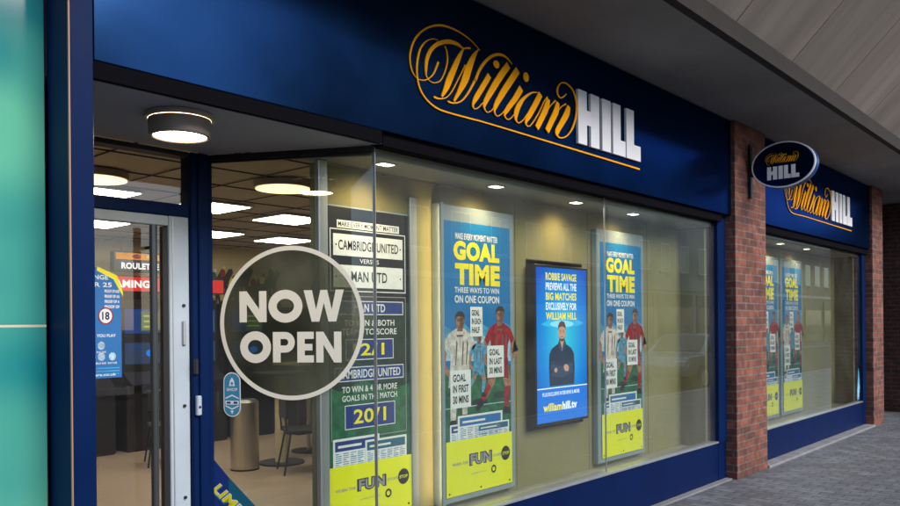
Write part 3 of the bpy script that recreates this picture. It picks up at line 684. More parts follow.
def fun(mb, F, w, h, l=.0070):
    rect(mb, F, -.002, .0, w + .002, h, 'p_yellow', l)
    L = l + .0007
    text(mb, F, 'WHEN THE', w * .08, h * .545, w * .31, h * .60, 'p_grey', L, .025)
    text(mb, F, 'FUN', w * .325, h * .49, w * .675, h * .72, 'p_ink', L, .10); text(mb, F, 'FUN', w * .345, h * .508, w * .655, h * .702, 'p_grey', L + .0006, .03)
    text(mb, F, 'STOPS', w * .69, h * .57, w * .82, h * .625, 'p_grey', L, .025)
    poly(mb, F, ell(w * .895, h * .60, w * .072, w * .072, 28), 'p_ink', L); text(mb, F, 'STOP', w * .842, h * .57, w * .948, h * .63, 'p_yellow', L + .0007, .02)
    text(mb, F, 'gambleaware.co.uk', w * .36, h * .325, w * .60, h * .36, 'p_grey', L, .01)
    ring(mb, F, w * .70, h * .345, w * .040, w * .040, w * .018, 'p_ink', L, 24)
    for q in (.04, .5, .96): poly(mb, F, ell(w * q, h * .06, .008, .008, 12), 'p_ink', L)

def goal_poster(x0, label, y=.30):
    t = thing('goal_poster', (x0 + .38, y, .36), label, 'poster', 'framed football coupon posters in the windows')
    mb = MB(); xa, xb, za, zb = x0 - .055, x0 + .785, .385, 2.425
    mb.cbox(xa, xb, y + .004, .360, za, zb, 'silver', .006); mb.build('frame', t)
    F = Frame((x0, y + .0035, .43), (1, 0, 0)); w, H = .73, 1.885
    mb = MB()
    rect(mb, F, -.003, 0, w + .003, H, 'p_blue', .0008)
    # crowd haze, stand and pitch
    poly(mb, F, [(0, .95), (w, .93), (w, 1.16), (.62, 1.20), (.52, 1.13), (.40, 1.18), (.30, 1.12), (.18, 1.20), (.08, 1.13), (0, 1.17)], 'p_sky', .0012)
    poly(mb, F, [(0, .93), (w, .90), (w, 1.07), (.55, 1.03), (.40, 1.10), (.25, 1.02), (0, 1.09)], 'p_pale', .0015)
    poly(mb, F, [(0, .36), (w, .36), (w, .88), (.5, .86), (.3, .90), (0, .85)], 'p_pitch', .0017)
    for q, z, r in ((.1, .70, .05), (.36, .62, .06), (.6, .66, .05), (.45, .80, .04)): poly(mb, F, ell(q, z, r * 1.6, r * .5, 14), 'p_dark', .0018)
    rect(mb, F, 0, .60, w, .606, 'p_pale', .00185)
    player(mb, F, .135, .49, .75, 'p_kit', lean=.03)
    player(mb, F, .345, .66, .44, 'p_cyan', 2, .04)
    player(mb, F, .570, .52, .76, 'p_red', 2, .05)
    placard(mb, F, .265, 1.09, .40, 1.30, ['GOAL', 'IN EACH', 'HALF'])
    placard(mb, F, .450, .79, .645, 1.02, ['GOAL', 'IN LAST', '30 MINS'])
    placard(mb, F, .048, .60, .265, .86, ['GOAL', 'IN FIRST', '30 MINS'], .0050)
    text(mb, F, 'MAKE EVERY MOMENT MATTER', .115, 1.765, .585, 1.81, 'p_white', .0016, .02)
    text(mb, F, 'GOAL', .095, 1.620, .605, 1.755, 'p_headline', .0018, .06)
    text(mb, F, 'TIME', .110, 1.450, .610, 1.600, 'p_headline', .0018, .06)
    text(mb, F, 'THREE WAYS TO WIN', .105, 1.395, .60, 1.435, 'p_white', .0016, .02)
    text(mb, F, 'ON ONE COUPON', .105, 1.325, .60, 1.378, 'p_white', .0016, .03)
    coupon(mb, F, .04, .30, .40, .49, 'p_navy', .0052); coupon(mb, F, .33, .30, .70, .47, 'p_teal', .0056); coupon(mb, F, .12, .30, .62, .545, 'p_mid', .0060)
    fun(mb, F, w, .378)
    mb.build('print', t)
    return t
goal_poster(3.99, 'blue football poster in a silver frame, left of the lit screen in the big window')
goal_poster(6.02, 'blue football poster in a silver frame, right of the lit screen in the big window')
goal_poster(9.635, 'blue football poster partly hidden behind the brick pier edge in the far window')
goal_poster(10.56, 'blue football poster in a silver frame, right one of the pair in the far window')

# betting odds poster
t = thing('odds_poster', (3.34, .35, .36), 'dark green betting odds poster beside the glass corner of the entrance', 'poster')
mb = MB(); mb.cbox(2.998, 3.698, .351, .3615, .385, 2.325, 'silver', .004); mb.build('frame', t)
F = Frame((2.999, .3505, .43), (1, 0, 0)); w = .70; mb = MB()
rect(mb, F, .004, 0, w - .004, 1.885, 'p_ink', .0006)
rect(mb, F, .004, 0, w - .004, 1.32, 'p_dark', .0010)
poly(mb, F, [(.004, .34), (w - .004, .34), (w - .004, .80), (.5, .76), (.3, .84), (.1, .78), (.004, .82)], 'p_pitch', .0013)
rect(mb, F, .09, 1.762, .61, 1.808, 'p_white', .0014); text(mb, F, 'MAKE EVERY MOMENT MATTER', .10, 1.770, .60, 1.800, 'p_ink', .0020, .01)
outline(mb, F, .035, 1.38, .665, 1.755, .006, 'p_white', .0016)
rect(mb, F, .060, 1.595, .640, 1.725, 'p_white', .0018); text(mb, F, 'CAMBRIDGE UNITED', .10, 1.630, .60, 1.69, 'p_ink', .0026, .012)
text(mb, F, 'VERSUS', .27, 1.555, .43, 1.582, 'p_white', .0018, .01)
rect(mb, F, .060, 1.405, .640, 1.540, 'p_white', .0018); text(mb, F, 'MAN UTD', .20, 1.440, .50, 1.505, 'p_ink', .0026, .015)
for q in (.082, .618):
    for z in (1.66, 1.47): poly(mb, F, ell(q, z, .006, .006, 10), 'p_ink', .0026)
outline(mb, F, .035, .49, .665, 1.355, .005, 'p_grey', .0016)
def bbox(a0, b0, a1, b1, s, ta0, ta1, ink, bold=.02):
    rect(mb, F, a0, b0, a1, b1, 'p_navy', .0018); outline(mb, F, a0, b0, a1, b1, .005, 'p_white', .0022)
    h = b1 - b0; text(mb, F, s, ta0, b0 + h * .2, ta1, b1 - h * .2, ink, .0026, bold)
bbox(.06, 1.240, .64, 1.325, 'MAN UTD', .22, .48, 'p_white')
text(mb, F, 'TO WIN & BOTH', .14, 1.172, .56, 1.21, 'p_white', .002, .015); text(mb, F, 'TEAMS TO SCORE', .12, 1.118, .58, 1.156, 'p_white', .002, .015)
bbox(.15, .965, .55, 1.092, '12/1', .21, .47, 'p_headline')
bbox(.06, .838, .64, .925, 'CAMBRIDGE UNITED', .09, .61, 'p_white', .015)
text(mb, F, 'TO WIN & 4 OR MORE', .12, .770, .58, .808, 'p_white', .002, .015); text(mb, F, 'GOALS IN THE MATCH', .12, .718, .58, .754, 'p_white', .002, .015)
bbox(.14, .548, .56, .695, '20/1', .21, .48, 'p_headline')
coupon(mb, F, .045, .25, .42, .50, 'p_navy', .0030); coupon(mb, F, .30, .25, .66, .47, 'p_teal', .0038)
fun(mb, F, w, .336)
mb.build('print', t)

# lit screen
t = thing('display_screen', (5.36, .26, .82), 'tall lit screen with a man in dark clothes on blue, set in the window lining', 'screen')
mb = MB(); mb.cbox(4.978, 5.742, .262, .335, .81, 2.067, 'black', .005); mb.cbox(5.2, 5.5, .335, .499, 1.2, 1.6, 'black', .005); mb.build('casing', t)
F = Frame((5.0, .2615, .832), (1, 0, 0)); w, H = .72, 1.213; mb = MB()
rect(mb, F, 0, 0, w, H, 'scr_grad', .0006); rect(mb, F, 0, 0, w, .262, 'scr_blue', .0012)
poly(mb, F, [(.06,.77),(.16,.80),(.27,.79),(.36,.81),(.47,.79),(.60,.80),(.67,.775),(.58,.755),(.45,.745),(.35,.735),(.22,.745),(.12,.755)], 'scr_cyan', .0016); poly(mb, F, ell(.35, .77, .17, .028, 24), 'scr_pale', .0018)
rect(mb, F, .0, .262, w, .270, 'scr_wht', .0020)
# the man, arms crossed
poly(mb, F, [(.17, .28), (.16, .42), (.165, .53), (.20, .575), (.28, .61), (.34, .625), (.40, .61), (.48, .575), (.52, .53), (.53, .42), (.52, .28)], 'scr_dk', .0024)
poly(mb, F, [(.19, .41), (.30, .37), (.46, .385), (.50, .43), (.49, .46), (.40, .44), (.28, .43), (.20, .47)], 'scr_dk2', .0028)
poly(mb, F, [(.20, .36), (.34, .34), (.50, .38), (.49, .405), (.34, .375), (.21, .395)], 'scr_dk2', .0031)
poly(mb, F, ell(.405, .418, .038, .028, 16, rot=-20), 'scr_skin', .0034); poly(mb, F, ell(.255, .405, .022, .018, 14), 'scr_skin', .0034)
for k in range(4): rect(mb, F, .385 + k * .014, .392, .394 + k * .014, .425, 'scr_skin', .0036)
poly(mb, F, [(.305, .60), (.32, .66), (.372, .66), (.388, .60), (.345, .555)], 'scr_skin', .0030)
poly(mb, F, [(.285, .61), (.31, .655), (.345, .57), (.33, .545)], 'scr_dk2', .0036); poly(mb, F, [(.405, .61), (.38, .655), (.345, .57), (.36, .545)], 'scr_dk2', .0036)
poly(mb, F, ell(.345, .702, .050, .070, 26), 'scr_skin', .0034); poly(mb, F, ell(.294, .70, .009, .016, 10), 'scr_skin', .0033); poly(mb, F, ell(.396, .70, .009, .016, 10), 'scr_skin', .0033)
poly(mb, F, [(.296, .715), (.305, .742), (.345, .752), (.388, .740), (.396, .715), (.400, .752), (.380, .785), (.345, .795), (.312, .786), (.290, .755)], 'scr_hair', .0040)
poly(mb, F, [(.302, .672), (.318, .655), (.345, .650), (.374, .655), (.389, .672), (.378, .640), (.345, .628), (.312, .640)], 'scr_hair', .0040)
for q in (.325, .366): poly(mb, F, ell(q, .706, .008, .004, 8), 'scr_dk', .0042); rect(mb, F, q - .012, .716, q + .012, .720, 'scr_hair', .0042)
rect(mb, F, .332, .664, .358, .668, 'scr_dk', .0042); poly(mb, F, [(.341, .705), (.349, .705), (.354, .682), (.337, .682)], 'scr_skin', .0043)
for i, (s, m) in enumerate((('ROBBIE SAVAGE', 'scr_yel'), ('PREVIEWS ALL THE', 'scr_wht'), ('BIG MATCHES', 'scr_yel'), ('EXCLUSIVELY FOR', 'scr_wht'), ('WILLIAM HILL', 'scr_yel'))):
    z1 = 1.175 - i * .078; text(mb, F, s, .125, z1 - .060, .565, z1, m, .0022, .035)
text(mb, F, 'PLUS EXCLUSIVE INTERVIEWS & MORE', .07, .205, .60, .235, 'scr_wht', .0022, .02)
text(mb, F, 'william', .08, .085, .335, .15, 'scr_yel', .0022, .03); text(mb, F, 'hill.tv', .345, .085, .56, .15, 'scr_wht', .0022, .05)
mb.build('display', t)

# ================================================================== STICKERS ON THE GLASS
t = thing('opening_sticker', FG(.52, 1.178, .004), 'round translucent window sticker with a cream ring and large NOW OPEN lettering', 'sticker')
mb = MB(); poly(mb, FG, ell(.522, 1.624, .425, .425, 72), 'disc', .0020); mb.build('film', t)
mb = MB(); ring(mb, FG, .522, 1.624, .448, .448, .026, 'cream_vinyl', .0030, 96); mb.build('ring', t)
mb = MB(); L = .0036; v = 'cream_vinyl'
def N(a, b, c, d, sw):  poly(mb, FG, [(a, b), (a + sw, b), (a + sw, d - (d - b) * .42), (c - sw, b), (c, b), (c, d), (c - sw, d), (c - sw, b + (d - b) * .42), (a + sw, d), (a, d)], v, L)
def O(a, b, c, d, sw):
    ring(mb, FG, (a + c) / 2, (b + d) / 2, (c - a) / 2, (d - b) / 2, sw, v, L, 48)
N(.200, 1.630, .372, 1.812, .047); O(.384, 1.626, .596, 1.817, .052)
poly(mb, FG, [(.604, 1.812), (.655, 1.812), (.680, 1.70), (.707, 1.812), (.748, 1.812), (.775, 1.70), (.800, 1.812), (.849, 1.812), (.802, 1.630), (.755, 1.630), (.727, 1.738), (.699, 1.630), (.652, 1.630)], v, L)
O(.202, 1.391, .398, 1.577, .050)
# P
poly(mb, FG, [(.410, 1.395), (.458, 1.395), (.458, 1.572), (.410, 1.572)], v, L)
def arcband(cx, cy, ro, ri, a0, a1, n=14):
    o = ell(cx, cy, ro, ro, n, a0, a1); i_ = ell(cx, cy, ri, ri, n, a0, a1)
    for k in range(n): poly(mb, FG, [o[k], o[k + 1], i_[k + 1], i_[k]], v, L)
arcband(.487, 1.512, .060, .019, -90, 90)
rect(mb, FG, .458, 1.531, .487, 1.572, v, L); rect(mb, FG, .458, 1.452, .487, 1.493, v, L)
# E
rect(mb, FG, .562, 1.395, .608, 1.572, v, L)
for z0, z1, x1 in ((1.395, 1.436, .664), (1.464, 1.502, .655), (1.531, 1.572, .664)): rect(mb, FG, .608, z0, x1, z1, v, L)
N(.678, 1.395, .832, 1.572, .045)
mb.build('lettering', t)

t = thing('info_sticker', FG(.147, 1.075, .004), 'small blue pill shaped window sticker with white icons below the round sticker', 'sticker')
def pill(mb, F, cx, z0, z1, r, m, l): poly(mb, F, ell(cx, z1 - r, r, r, 14, 0, 180) + ell(cx, z0 + r, r, r, 14, 180, 360), m, l)
mb = MB(); pill(mb, FG, .147, 1.073, 1.336, .055, 'p_white', .002); pill(mb, FG, .147, 1.079, 1.330, .049, 'sw_blue', .0026)
poly(mb, FG, [(.128, 1.255), (.166, 1.255), (.160, 1.285), (.147, 1.306), (.134, 1.285)], 'p_white', .0031); poly(mb, FG, ell(.147, 1.27, .008, .010, 10), 'sw_blue', .0035)
text(mb, FG, 'SHOP', .112, 1.225, .182, 1.243, 'p_white', .0031, .02)
poly(mb, FG, [(.104, 1.185), (.147, 1.205), (.190, 1.185), (.190, 1.178), (.147, 1.196), (.104, 1.178)], 'p_white', .0031)
rect(mb, FG, .104, 1.145, .190, 1.168, 'p_white', .0031); rect(mb, FG, .112, 1.150, .138, 1.163, 'p_navy', .0035); rect(mb, FG, .156, 1.150, .182, 1.163, 'p_navy', .0035)
poly(mb, FG, [(.104, 1.135), (.147, 1.115), (.190, 1.135), (.190, 1.142), (.147, 1.123), (.104, 1.142)], 'p_white', .0031)
poly(mb, FG, [(.136, 1.110), (.158, 1.110), (.147, 1.088)], 'p_white', .0031)
mb.build('sticker_face', t)

t = thing('slanted_sticker', FG(.15, .405, .004), 'dark blue sticker with slanted edge and yellow LIMITS lettering, low beside the door post', 'sticker')
mb = MB(); poly(mb, FG, [(.0, .402), (.45, .402), (.40, .455), (.27, .572), (.12, .715), (.0, .845)], 'p_navy', .002)
poly(mb, FG, [(.12, .402), (.45, .402), (.40, .455), (.27, .572), (.12, .715)], 'p_teal', .0024)
text(mb, FG, 'LIMITS', .005, .625, .335, .70, 'p_mid', .0029, .06, .15, -42); text(mb, FG, 'LIMITS', .012, .638, .332, .705, 'p_white', .0033, .05, .15, -42); text(mb, FG, 'LIMITS', .010, .632, .330, .70, 'p_headline', .0037, .03, .15, -42)
mb.build('sticker_face', t)

# poster on the door
FD = Frame((1.43, .9515, 0), (1, 0, 0))
t = thing('age_notice', (1.85, .95, 1.34), 'blue age notice with 18 badges stuck to the door glass', 'notice')
mb = MB(); poly(mb, FD, [(.30, 1.335), (.632, 1.335), (.632, 1.80), (.60, 1.885), (.50, 1.93), (.30, 1.93)], 'p_mid', .002)
poly(mb, FD, [(.50, 1.935), (.61, 1.89), (.642, 1.80), (.642, 1.775), (.59, 1.868), (.50, 1.912)], 'p_headline', .0025)
text(mb, FD, 'CHALLENGE', .34, 1.865, .56, 1.89, 'p_white', .0028, .02); text(mb, FD, 'UNDER 25', .34, 1.825, .58, 1.85, 'p_white', .0028, .02)
for i in range(4): text(mb, FD, 'PROOF OF AGE'[:12 - i], .54, 1.795 - i * .028, .622, 1.812 - i * .028, 'p_white', .0028, .04)
for cx in (.445, .545): poly(mb, FD, ell(cx, 1.67, .042, .046, 24), 'p_white', .0028); ring(mb, FD, cx, 1.67, .042, .046, .007, 'p_red', .0034, 24); text(mb, FD, '18', cx - .020, 1.648, cx + .020, 1.692, 'p_ink', .0034, .03)
text(mb, FD, 'THINK BEFORE YOU PLAY', .34, 1.555, .60, 1.572, 'p_white', .0028, .02)
for cx, cz in ((.52, 1.51), (.47, 1.45), (.52, 1.45), (.580, 1.45)): poly(mb, FD, ell(cx, cz, .020, .022, 16), 'p_pale', .0028); text(mb, FD, 'PLAY SAFE', cx - .025, cz - .040, cx + .025, cz - .030, 'p_white', .0028, .02)
for i in range(3): rect(mb, FD, .40, 1.385 - i * .016, .62, 1.391 - i * .016, 'p_sky', .0028)
text(mb, FD, 'gambleaware.co.uk', .36, 1.342, .60, 1.36, 'p_white', .0029, .02); mb.build('print', t)

# light blue leaflet at the far end of window 2
t = thing('leaf_sticker', (13.0, .02, .42), 'small light blue leaf shaped sticker at the far end of the far window', 'sticker')
F = Frame((12.88, .0205, .40), (1, 0, 0)); mb = MB(); poly(mb, F, [(.02, .02), (.12, .02), (.17, .20), (.13, .42), (.09, .50), (.05, .30), (.01, .15)], 'p_sky', .002); poly(mb, F, [(.05, .05), (.10, .05), (.13, .20), (.10, .36), (.07, .22)], 'p_pale', .0026); mb.build('sticker_face', t)

# ================================================================== LAMPS
def downlight(x, y, z, label):
    t = thing('downlight', (x, y, z), label, 'ceiling light', 'small recessed downlights over the displays')
    mb = MB(); mb.box(x - .06, x + .06, y - .045, y - .035, z - .006, z, 'alu'); mb.box(x - .06, x + .06, y + .035, y + .045, z - .006, z, 'alu')
    mb.box(x - .06, x - .05, y - .0345, y + .0345, z - .006, z, 'alu'); mb.box(x + .05, x + .06, y - .0345, y + .0345, z - .006, z, 'alu'); mb.build('trim', t)
    mb = MB(); mb.box(x - .049, x + .049, y - .034, y + .034, z - .004, z - .001, 'lamp_dl'); mb.build('lens', t)
    ld = bpy.data.lights.new('downlight_beam', 'SPOT'); ld.energy = SPOT; ld.color = (1, .70, .34); ld.spot_size = rad(150); ld.spot_blend = 1.0; ld.shadow_soft_size = .10
    lo = bpy.data.objects.new('beam', ld); COL.objects.link(lo); lo.parent = t; lo.location = (0, 0, -.012); lo.rotation_euler = (rad(10), 0, 0)
SPOT = 15.0
names = ['nearest the glass corner', 'above the left football poster', 'above the right football poster', 'towards the brick pier']
for (x, nm) in zip((3.30, 4.37, 5.40, 6.33), names): downlight(x, .15, 2.5695, 'small warm downlight in the big window ceiling, ' + nm)
for x, nm in ((10.05, 'above the left poster of the pair'), (11.05, 'above the right poster of the pair')): downlight(x, .15, 2.5695, 'small warm downlight in the far window ceiling, ' + nm)

t = thing('entrance_lamp', (1.985, .135, 2.62), 'round drum ceiling lamp lit under the entrance recess ceiling', 'ceiling lamp')
c = (2.003, 0.220); n = 56; vs = []; mb = MB()
prof = [(.122, 2.524), (.127, 2.517), (.137, 2.519), (.143, 2.528), (.145, 2.59), (.145, 2.600)]
for rr, zz in prof: vs += [(c[0] + rr * math.cos(2 * math.pi * i / n), c[1] + rr * math.sin(2 * math.pi * i / n), zz) for i in range(n)]
mb.add(vs, [[k * n + i, (k + 1) * n + i, (k + 1) * n + (i + 1) % n, k * n + (i + 1) % n] for k in range(len(prof) - 1) for i in range(n)], 'lamp_shade'); mb.build('shade', t, smooth=True)
mb = MB(); mb.cyl((c[0], c[1], 2.601), .160, .022, 'lamp_base', 56); mb.build('base_ring', t)
mb = MB(); mb.cyl((c[0], c[1], 2.525), .121, .02, 'lamp_entry', 56); mb.build('diffuser', t)

t = thing('added_glow_strip', (3.925, .33, .4), 'added warm glow strip up the left edge of the left football poster frame', 'added glow strip')  # invented emitter and channel, put in to throw a warm glow on the lining
mb = MB(); mb.box(3.900, 3.930, .250, .2615, .39, 2.42, 'silver'); mb.box(3.9265, 3.9345, .262, .358, .39, 2.42, 'silver'); mb.build('channel', t)
mb = MB(); mb.box(3.905, 3.925, .262, .266, .42, 2.40, 'glow_strip'); mb.build('diffuser', t)

def panel(x, y, label, w=.6, d=.6):
    t = thing('ceiling_panel', (x, y, 2.748), label, 'ceiling light', 'square lit panels in the shop ceiling')
    mb = MB(); mb.box(x - w / 2, x + w / 2, y - d / 2, y + d / 2, 2.735, 2.7485, 'whitepaint'); mb.build('frame', t)
    mb = MB(); mb.box(x - w / 2 + .02, x + w / 2 - .02, y - d / 2 + .02, y + d / 2 - .02, 2.730, 2.734, 'lamp_white'); mb.build('diffuser', t)
for x, y, s in ((3.02, 3.40, 'seen through the transom above the door'), (4.12, 3.42, 'nearest the door post'), (5.22, 3.60, 'nearer right one behind the glass'),
                (5.35, 5.35, 'far left one behind the glass'), (6.45, 5.35, 'far right one behind the glass'), (3.9, 5.35, 'far one over the gaming machines')): panel(x, y, 'square lit ceiling panel in the shop, ' + s)
def rounder(x, y, label):
    t = thing('round_ceiling_lamp', (x, y, 2.748), label, 'ceiling lamp', 'round warm lamps in the shop ceiling')
    mb = MB(); mb.cyl((x, y, 2.70), .23, .048, 'lamp_shade', 40); mb.build('body', t)
    mb = MB(); mb.cyl((x, y, 2.692), .215, .006, 'lamp_round', 40); mb.build('diffuser', t)
rounder(3.86, 1.90, 'round warm ceiling lamp above the round sticker'); rounder(2.66, 2.55, 'round warm ceiling lamp seen through the transom')

# ================================================================== INSIDE THE SHOP
t = thing('litter_bin', (5.10, 4.30, .012), 'tall cylindrical brushed steel bin standing on the wood floor', 'bin')
mb = MB(); mb.cyl((5.10, 4.30, .03), .155, .73, 'steel', 40); mb.build('body', t)
mb = MB(); mb.cyl((5.10, 4.30, .012), .158, .018, 'rubber', 40); mb.build('base', t)
mb = MB(); mb.cyl((5.10, 4.30, .762), .158, .03, 'steel', 40, r2=.12); mb.cyl((5.10, 4.30, .7925), .08, .002, 'black', 30); mb.build('lid', t)

def chair(x, y, rz, label):
    t = thing('chair', (x, y, .012), label, 'chair', 'black chairs in the shop')
    mb = MB(); mb.cbox(x - .21, x + .21, y - .20, y + .20, .44, .49, 'rubber', .015); mb.build('seat', t)
    mb = MB(); mb.cbox(x - .20, x + .20, y + .19, y + .225, .60, .86, 'rubber', .012); mb.tube((x - .17, y + .20, .45), (x - .17, y + .215, .65), .010, 'black'); mb.tube((x + .17, y + .20, .45), (x + .17, y + .215, .65), .010, 'black'); mb.build('backrest', t)
    for sx in (-1, 1):
        for sy in (-1, 1):
            mb = MB(); mb.tube((x + sx * .17, y + sy * .16, .445), (x + sx * .23, y + sy * .24, .012), .011, 'black'); mb.build('leg', t)
    t.rotation_euler = (0, 0, rz)
chair(5.45, 3.72, 1.1, 'black chair beside the cream pedestal table behind the glass')
chair(4.75, 5.35, -.4, 'black chair in front of the gaming machines, seen through the door')

def machine(x, label, scr='scr_mid'):
    t = thing('gaming_machine', (x, 6.7, .012), label, 'gaming machine', 'gaming machines along the back wall')
    mb = MB(); mb.cbox(x - .33, x + .33, 6.45, 6.95, .012, .86, 'machine', .02); mb.cbox(x - .30, x + .30, 6.66, 6.95, .861, 1.98, 'machine', .02); mb.build('cabinet', t)
    mb = MB(); mb.add([(x - .29, 6.40, .87), (x + .29, 6.40, .87), (x + .29, 6.65, 1.02), (x - .29, 6.65, 1.02), (x - .29, 6.40, .84), (x + .29, 6.40, .84), (x + .29, 6.65, .865), (x - .29, 6.65, .865)], [(0, 1, 2, 3), (4, 7, 6, 5), (0, 4, 5, 1), (2, 6, 7, 3), (0, 3, 7, 4), (1, 5, 6, 2)], 'machine'); mb.build('control_deck', t)
    F = Frame((x - .26, 6.655, 0), (1, 0, 0)); mb = MB(); rect(mb, F, .0, 1.12, .52, 1.40, 'scr_dk', .003, .002); rect(mb, F, .05, 1.33, .24, 1.37, 'scr_dim', .004); poly(mb, F, ell(.36, 1.26, .07, .05, 20), scr, .004); mb.build('lower_screen', t)
    mb = MB(); rect(mb, F, .0, 1.52, .52, 1.84, 'scr_dim', .003, .002); rect(mb, F, .22, 1.55, .50, 1.81, 'scr_dimg', .0035)
    for i in range(3): rect(mb, F, .26, 1.60 + i * .07, .46, 1.62 + i * .07, 'scr_green', .0042)
    mb.build('upper_screen', t)
for i, x in enumerate((3.55, 4.35, 5.15, 5.95, 6.75)):
    machine(x, 'black gaming machine with two screens, %s along the back wall' % ('first', 'second', 'third', 'fourth', 'fifth')[i], 'scr_dim' if i % 2 else 'scr_blue')

t = thing('gaming_sign', (5.2, 6.6, 2.08), 'long red lit GAMING sign running above the machines', 'sign')
mb = MB(); mb.cbox(3.2, 6.35, 6.62, 6.80, 2.06, 2.27, 'machine', .01); mb.build('case', t)
F = Frame((3.2, 6.62, 2.06), (1, 0, 0)); mb = MB(); rect(mb, F, .02, .012, 3.13, .198, 'red_sign', .002); text(mb, F, 'GAMING', 1.44, .055, 2.02, .155, 'white_lit', .0032, .04); mb.build('face', t)
t = thing('roulette_sign', (5.0, 6.3, 2.36), 'small dark lit ROULETTE sign with orange band hanging above the red sign', 'sign')
mb = MB(); mb.cbox(4.62, 5.30, 6.38, 6.48, 2.30, 2.56, 'machine', .01); mb.tube((4.75, 6.43, 2.56), (4.75, 6.43, 2.75), .006, 'black'); mb.tube((5.2, 6.43, 2.56), (5.2, 6.43, 2.75), .006, 'black'); mb.build('case', t)
F = Frame((4.62, 6.38, 2.30), (1, 0, 0)); mb = MB(); rect(mb, F, .03, .16, .65, .24, 'orange', .002); text(mb, F, 'ROULETTE', .10, .04, .60, .12, 'white_lit', .003, .04); poly(mb, F, ell(.3, .20, .06, .03, 16), 'p_red', .003); poly(mb, F, ell(.48, .20, .05, .025, 16), 'p_headline', .0034); mb.build('face', t)

t = thing('racing_mural', (6.7, 6.98, 1.95), 'wall mural of dark galloping horses with red and yellow riders', 'mural')
F = Frame((5.9, 6.985, 1.55), (1, 0, 0)); mb = MB(); rr = random.Random(3)
for i in range(9):
    cx, cz = .15 + i * .17 + rr.uniform(-.03, .03), .62 + rr.uniform(-.05, .14)
    poly(mb, F, [(cx - .12, cz - .10), (cx + .06, cz - .09), (cx + .12, cz + .06), (cx + .17, cz + .14), (cx + .15, cz + .20), (cx + .09, cz + .19), (cx + .02, cz + .08), (cx - .10, cz + .07)], 'p_hair', .001 + i * .0006)
    for k in (-.10, -.05, .03, .06): poly(mb, F, [(cx + k, cz - .08), (cx + k + .025, cz - .08), (cx + k + rr.uniform(-.05, .06), cz - .30), (cx + k - .01, cz - .18)], 'p_hair', .0012 + i * .0006)
    poly(mb, F, ell(cx - .01, cz + .13, .05, .06, 12), ('p_red', 'p_headline', 'p_pitch')[i % 3], .0014 + i * .0006); poly(mb, F, ell(cx + .02, cz + .21, .025, .028, 10), ('p_headline', 'p_red', 'p_white')[i % 3], .0016 + i * .0006)
poly(mb, F, [(.0, .18), (1.7, .18), (1.7, .42), (1.3, .36), (.9, .44), (.4, .36), (.0, .44)], 'p_pitch', .0008); mb.build('print', t)
t = thing('betting_counter', (7.6, 6.2, .012), 'dark counter with pale top at the back of the shop', 'counter')
mb = MB(); mb.cbox(7.15, 9.2, 6.0, 6.5, .012, 1.02, 'darkwall', .01); mb.build('body', t)
mb = MB(); mb.cbox(7.1, 9.25, 5.92, 6.55, 1.021, 1.06, 'cream', .008); mb.build('top', t)
def ptable(x, y, label):
    t = thing('table', (x, y, .012), label, 'table', 'round tables in the shop')
    mb = MB(); mb.cyl((x, y, .73), .34, .025, 'rubber', 36); mb.build('tabletop', t)
    mb = MB(); mb.cyl((x, y, .03), .03, .70, 'steel', 16); mb.build('stem', t)
    mb = MB(); mb.cyl((x, y, .012), .22, .018, 'rubber', 30); mb.build('base', t)
ptable(6.35, 4.75, 'small dark round table at the back, right of the pedestal table')
t = thing('pedestal_table', (5.60, 4.30, .012), 'tall table with thick cream pedestal and black disc base behind the steel bin', 'table')
mb = MB(); mb.cyl((5.60, 4.30, 1.04), .34, .03, 'rubber', 36); mb.build('tabletop', t)
mb = MB(); mb.cyl((5.60, 4.30, .033), .075, 1.006, 'cream', 28); mb.build('pedestal', t)
mb = MB(); mb.cyl((5.60, 4.30, .012), .26, .02, 'rubber', 32); mb.build('base', t)

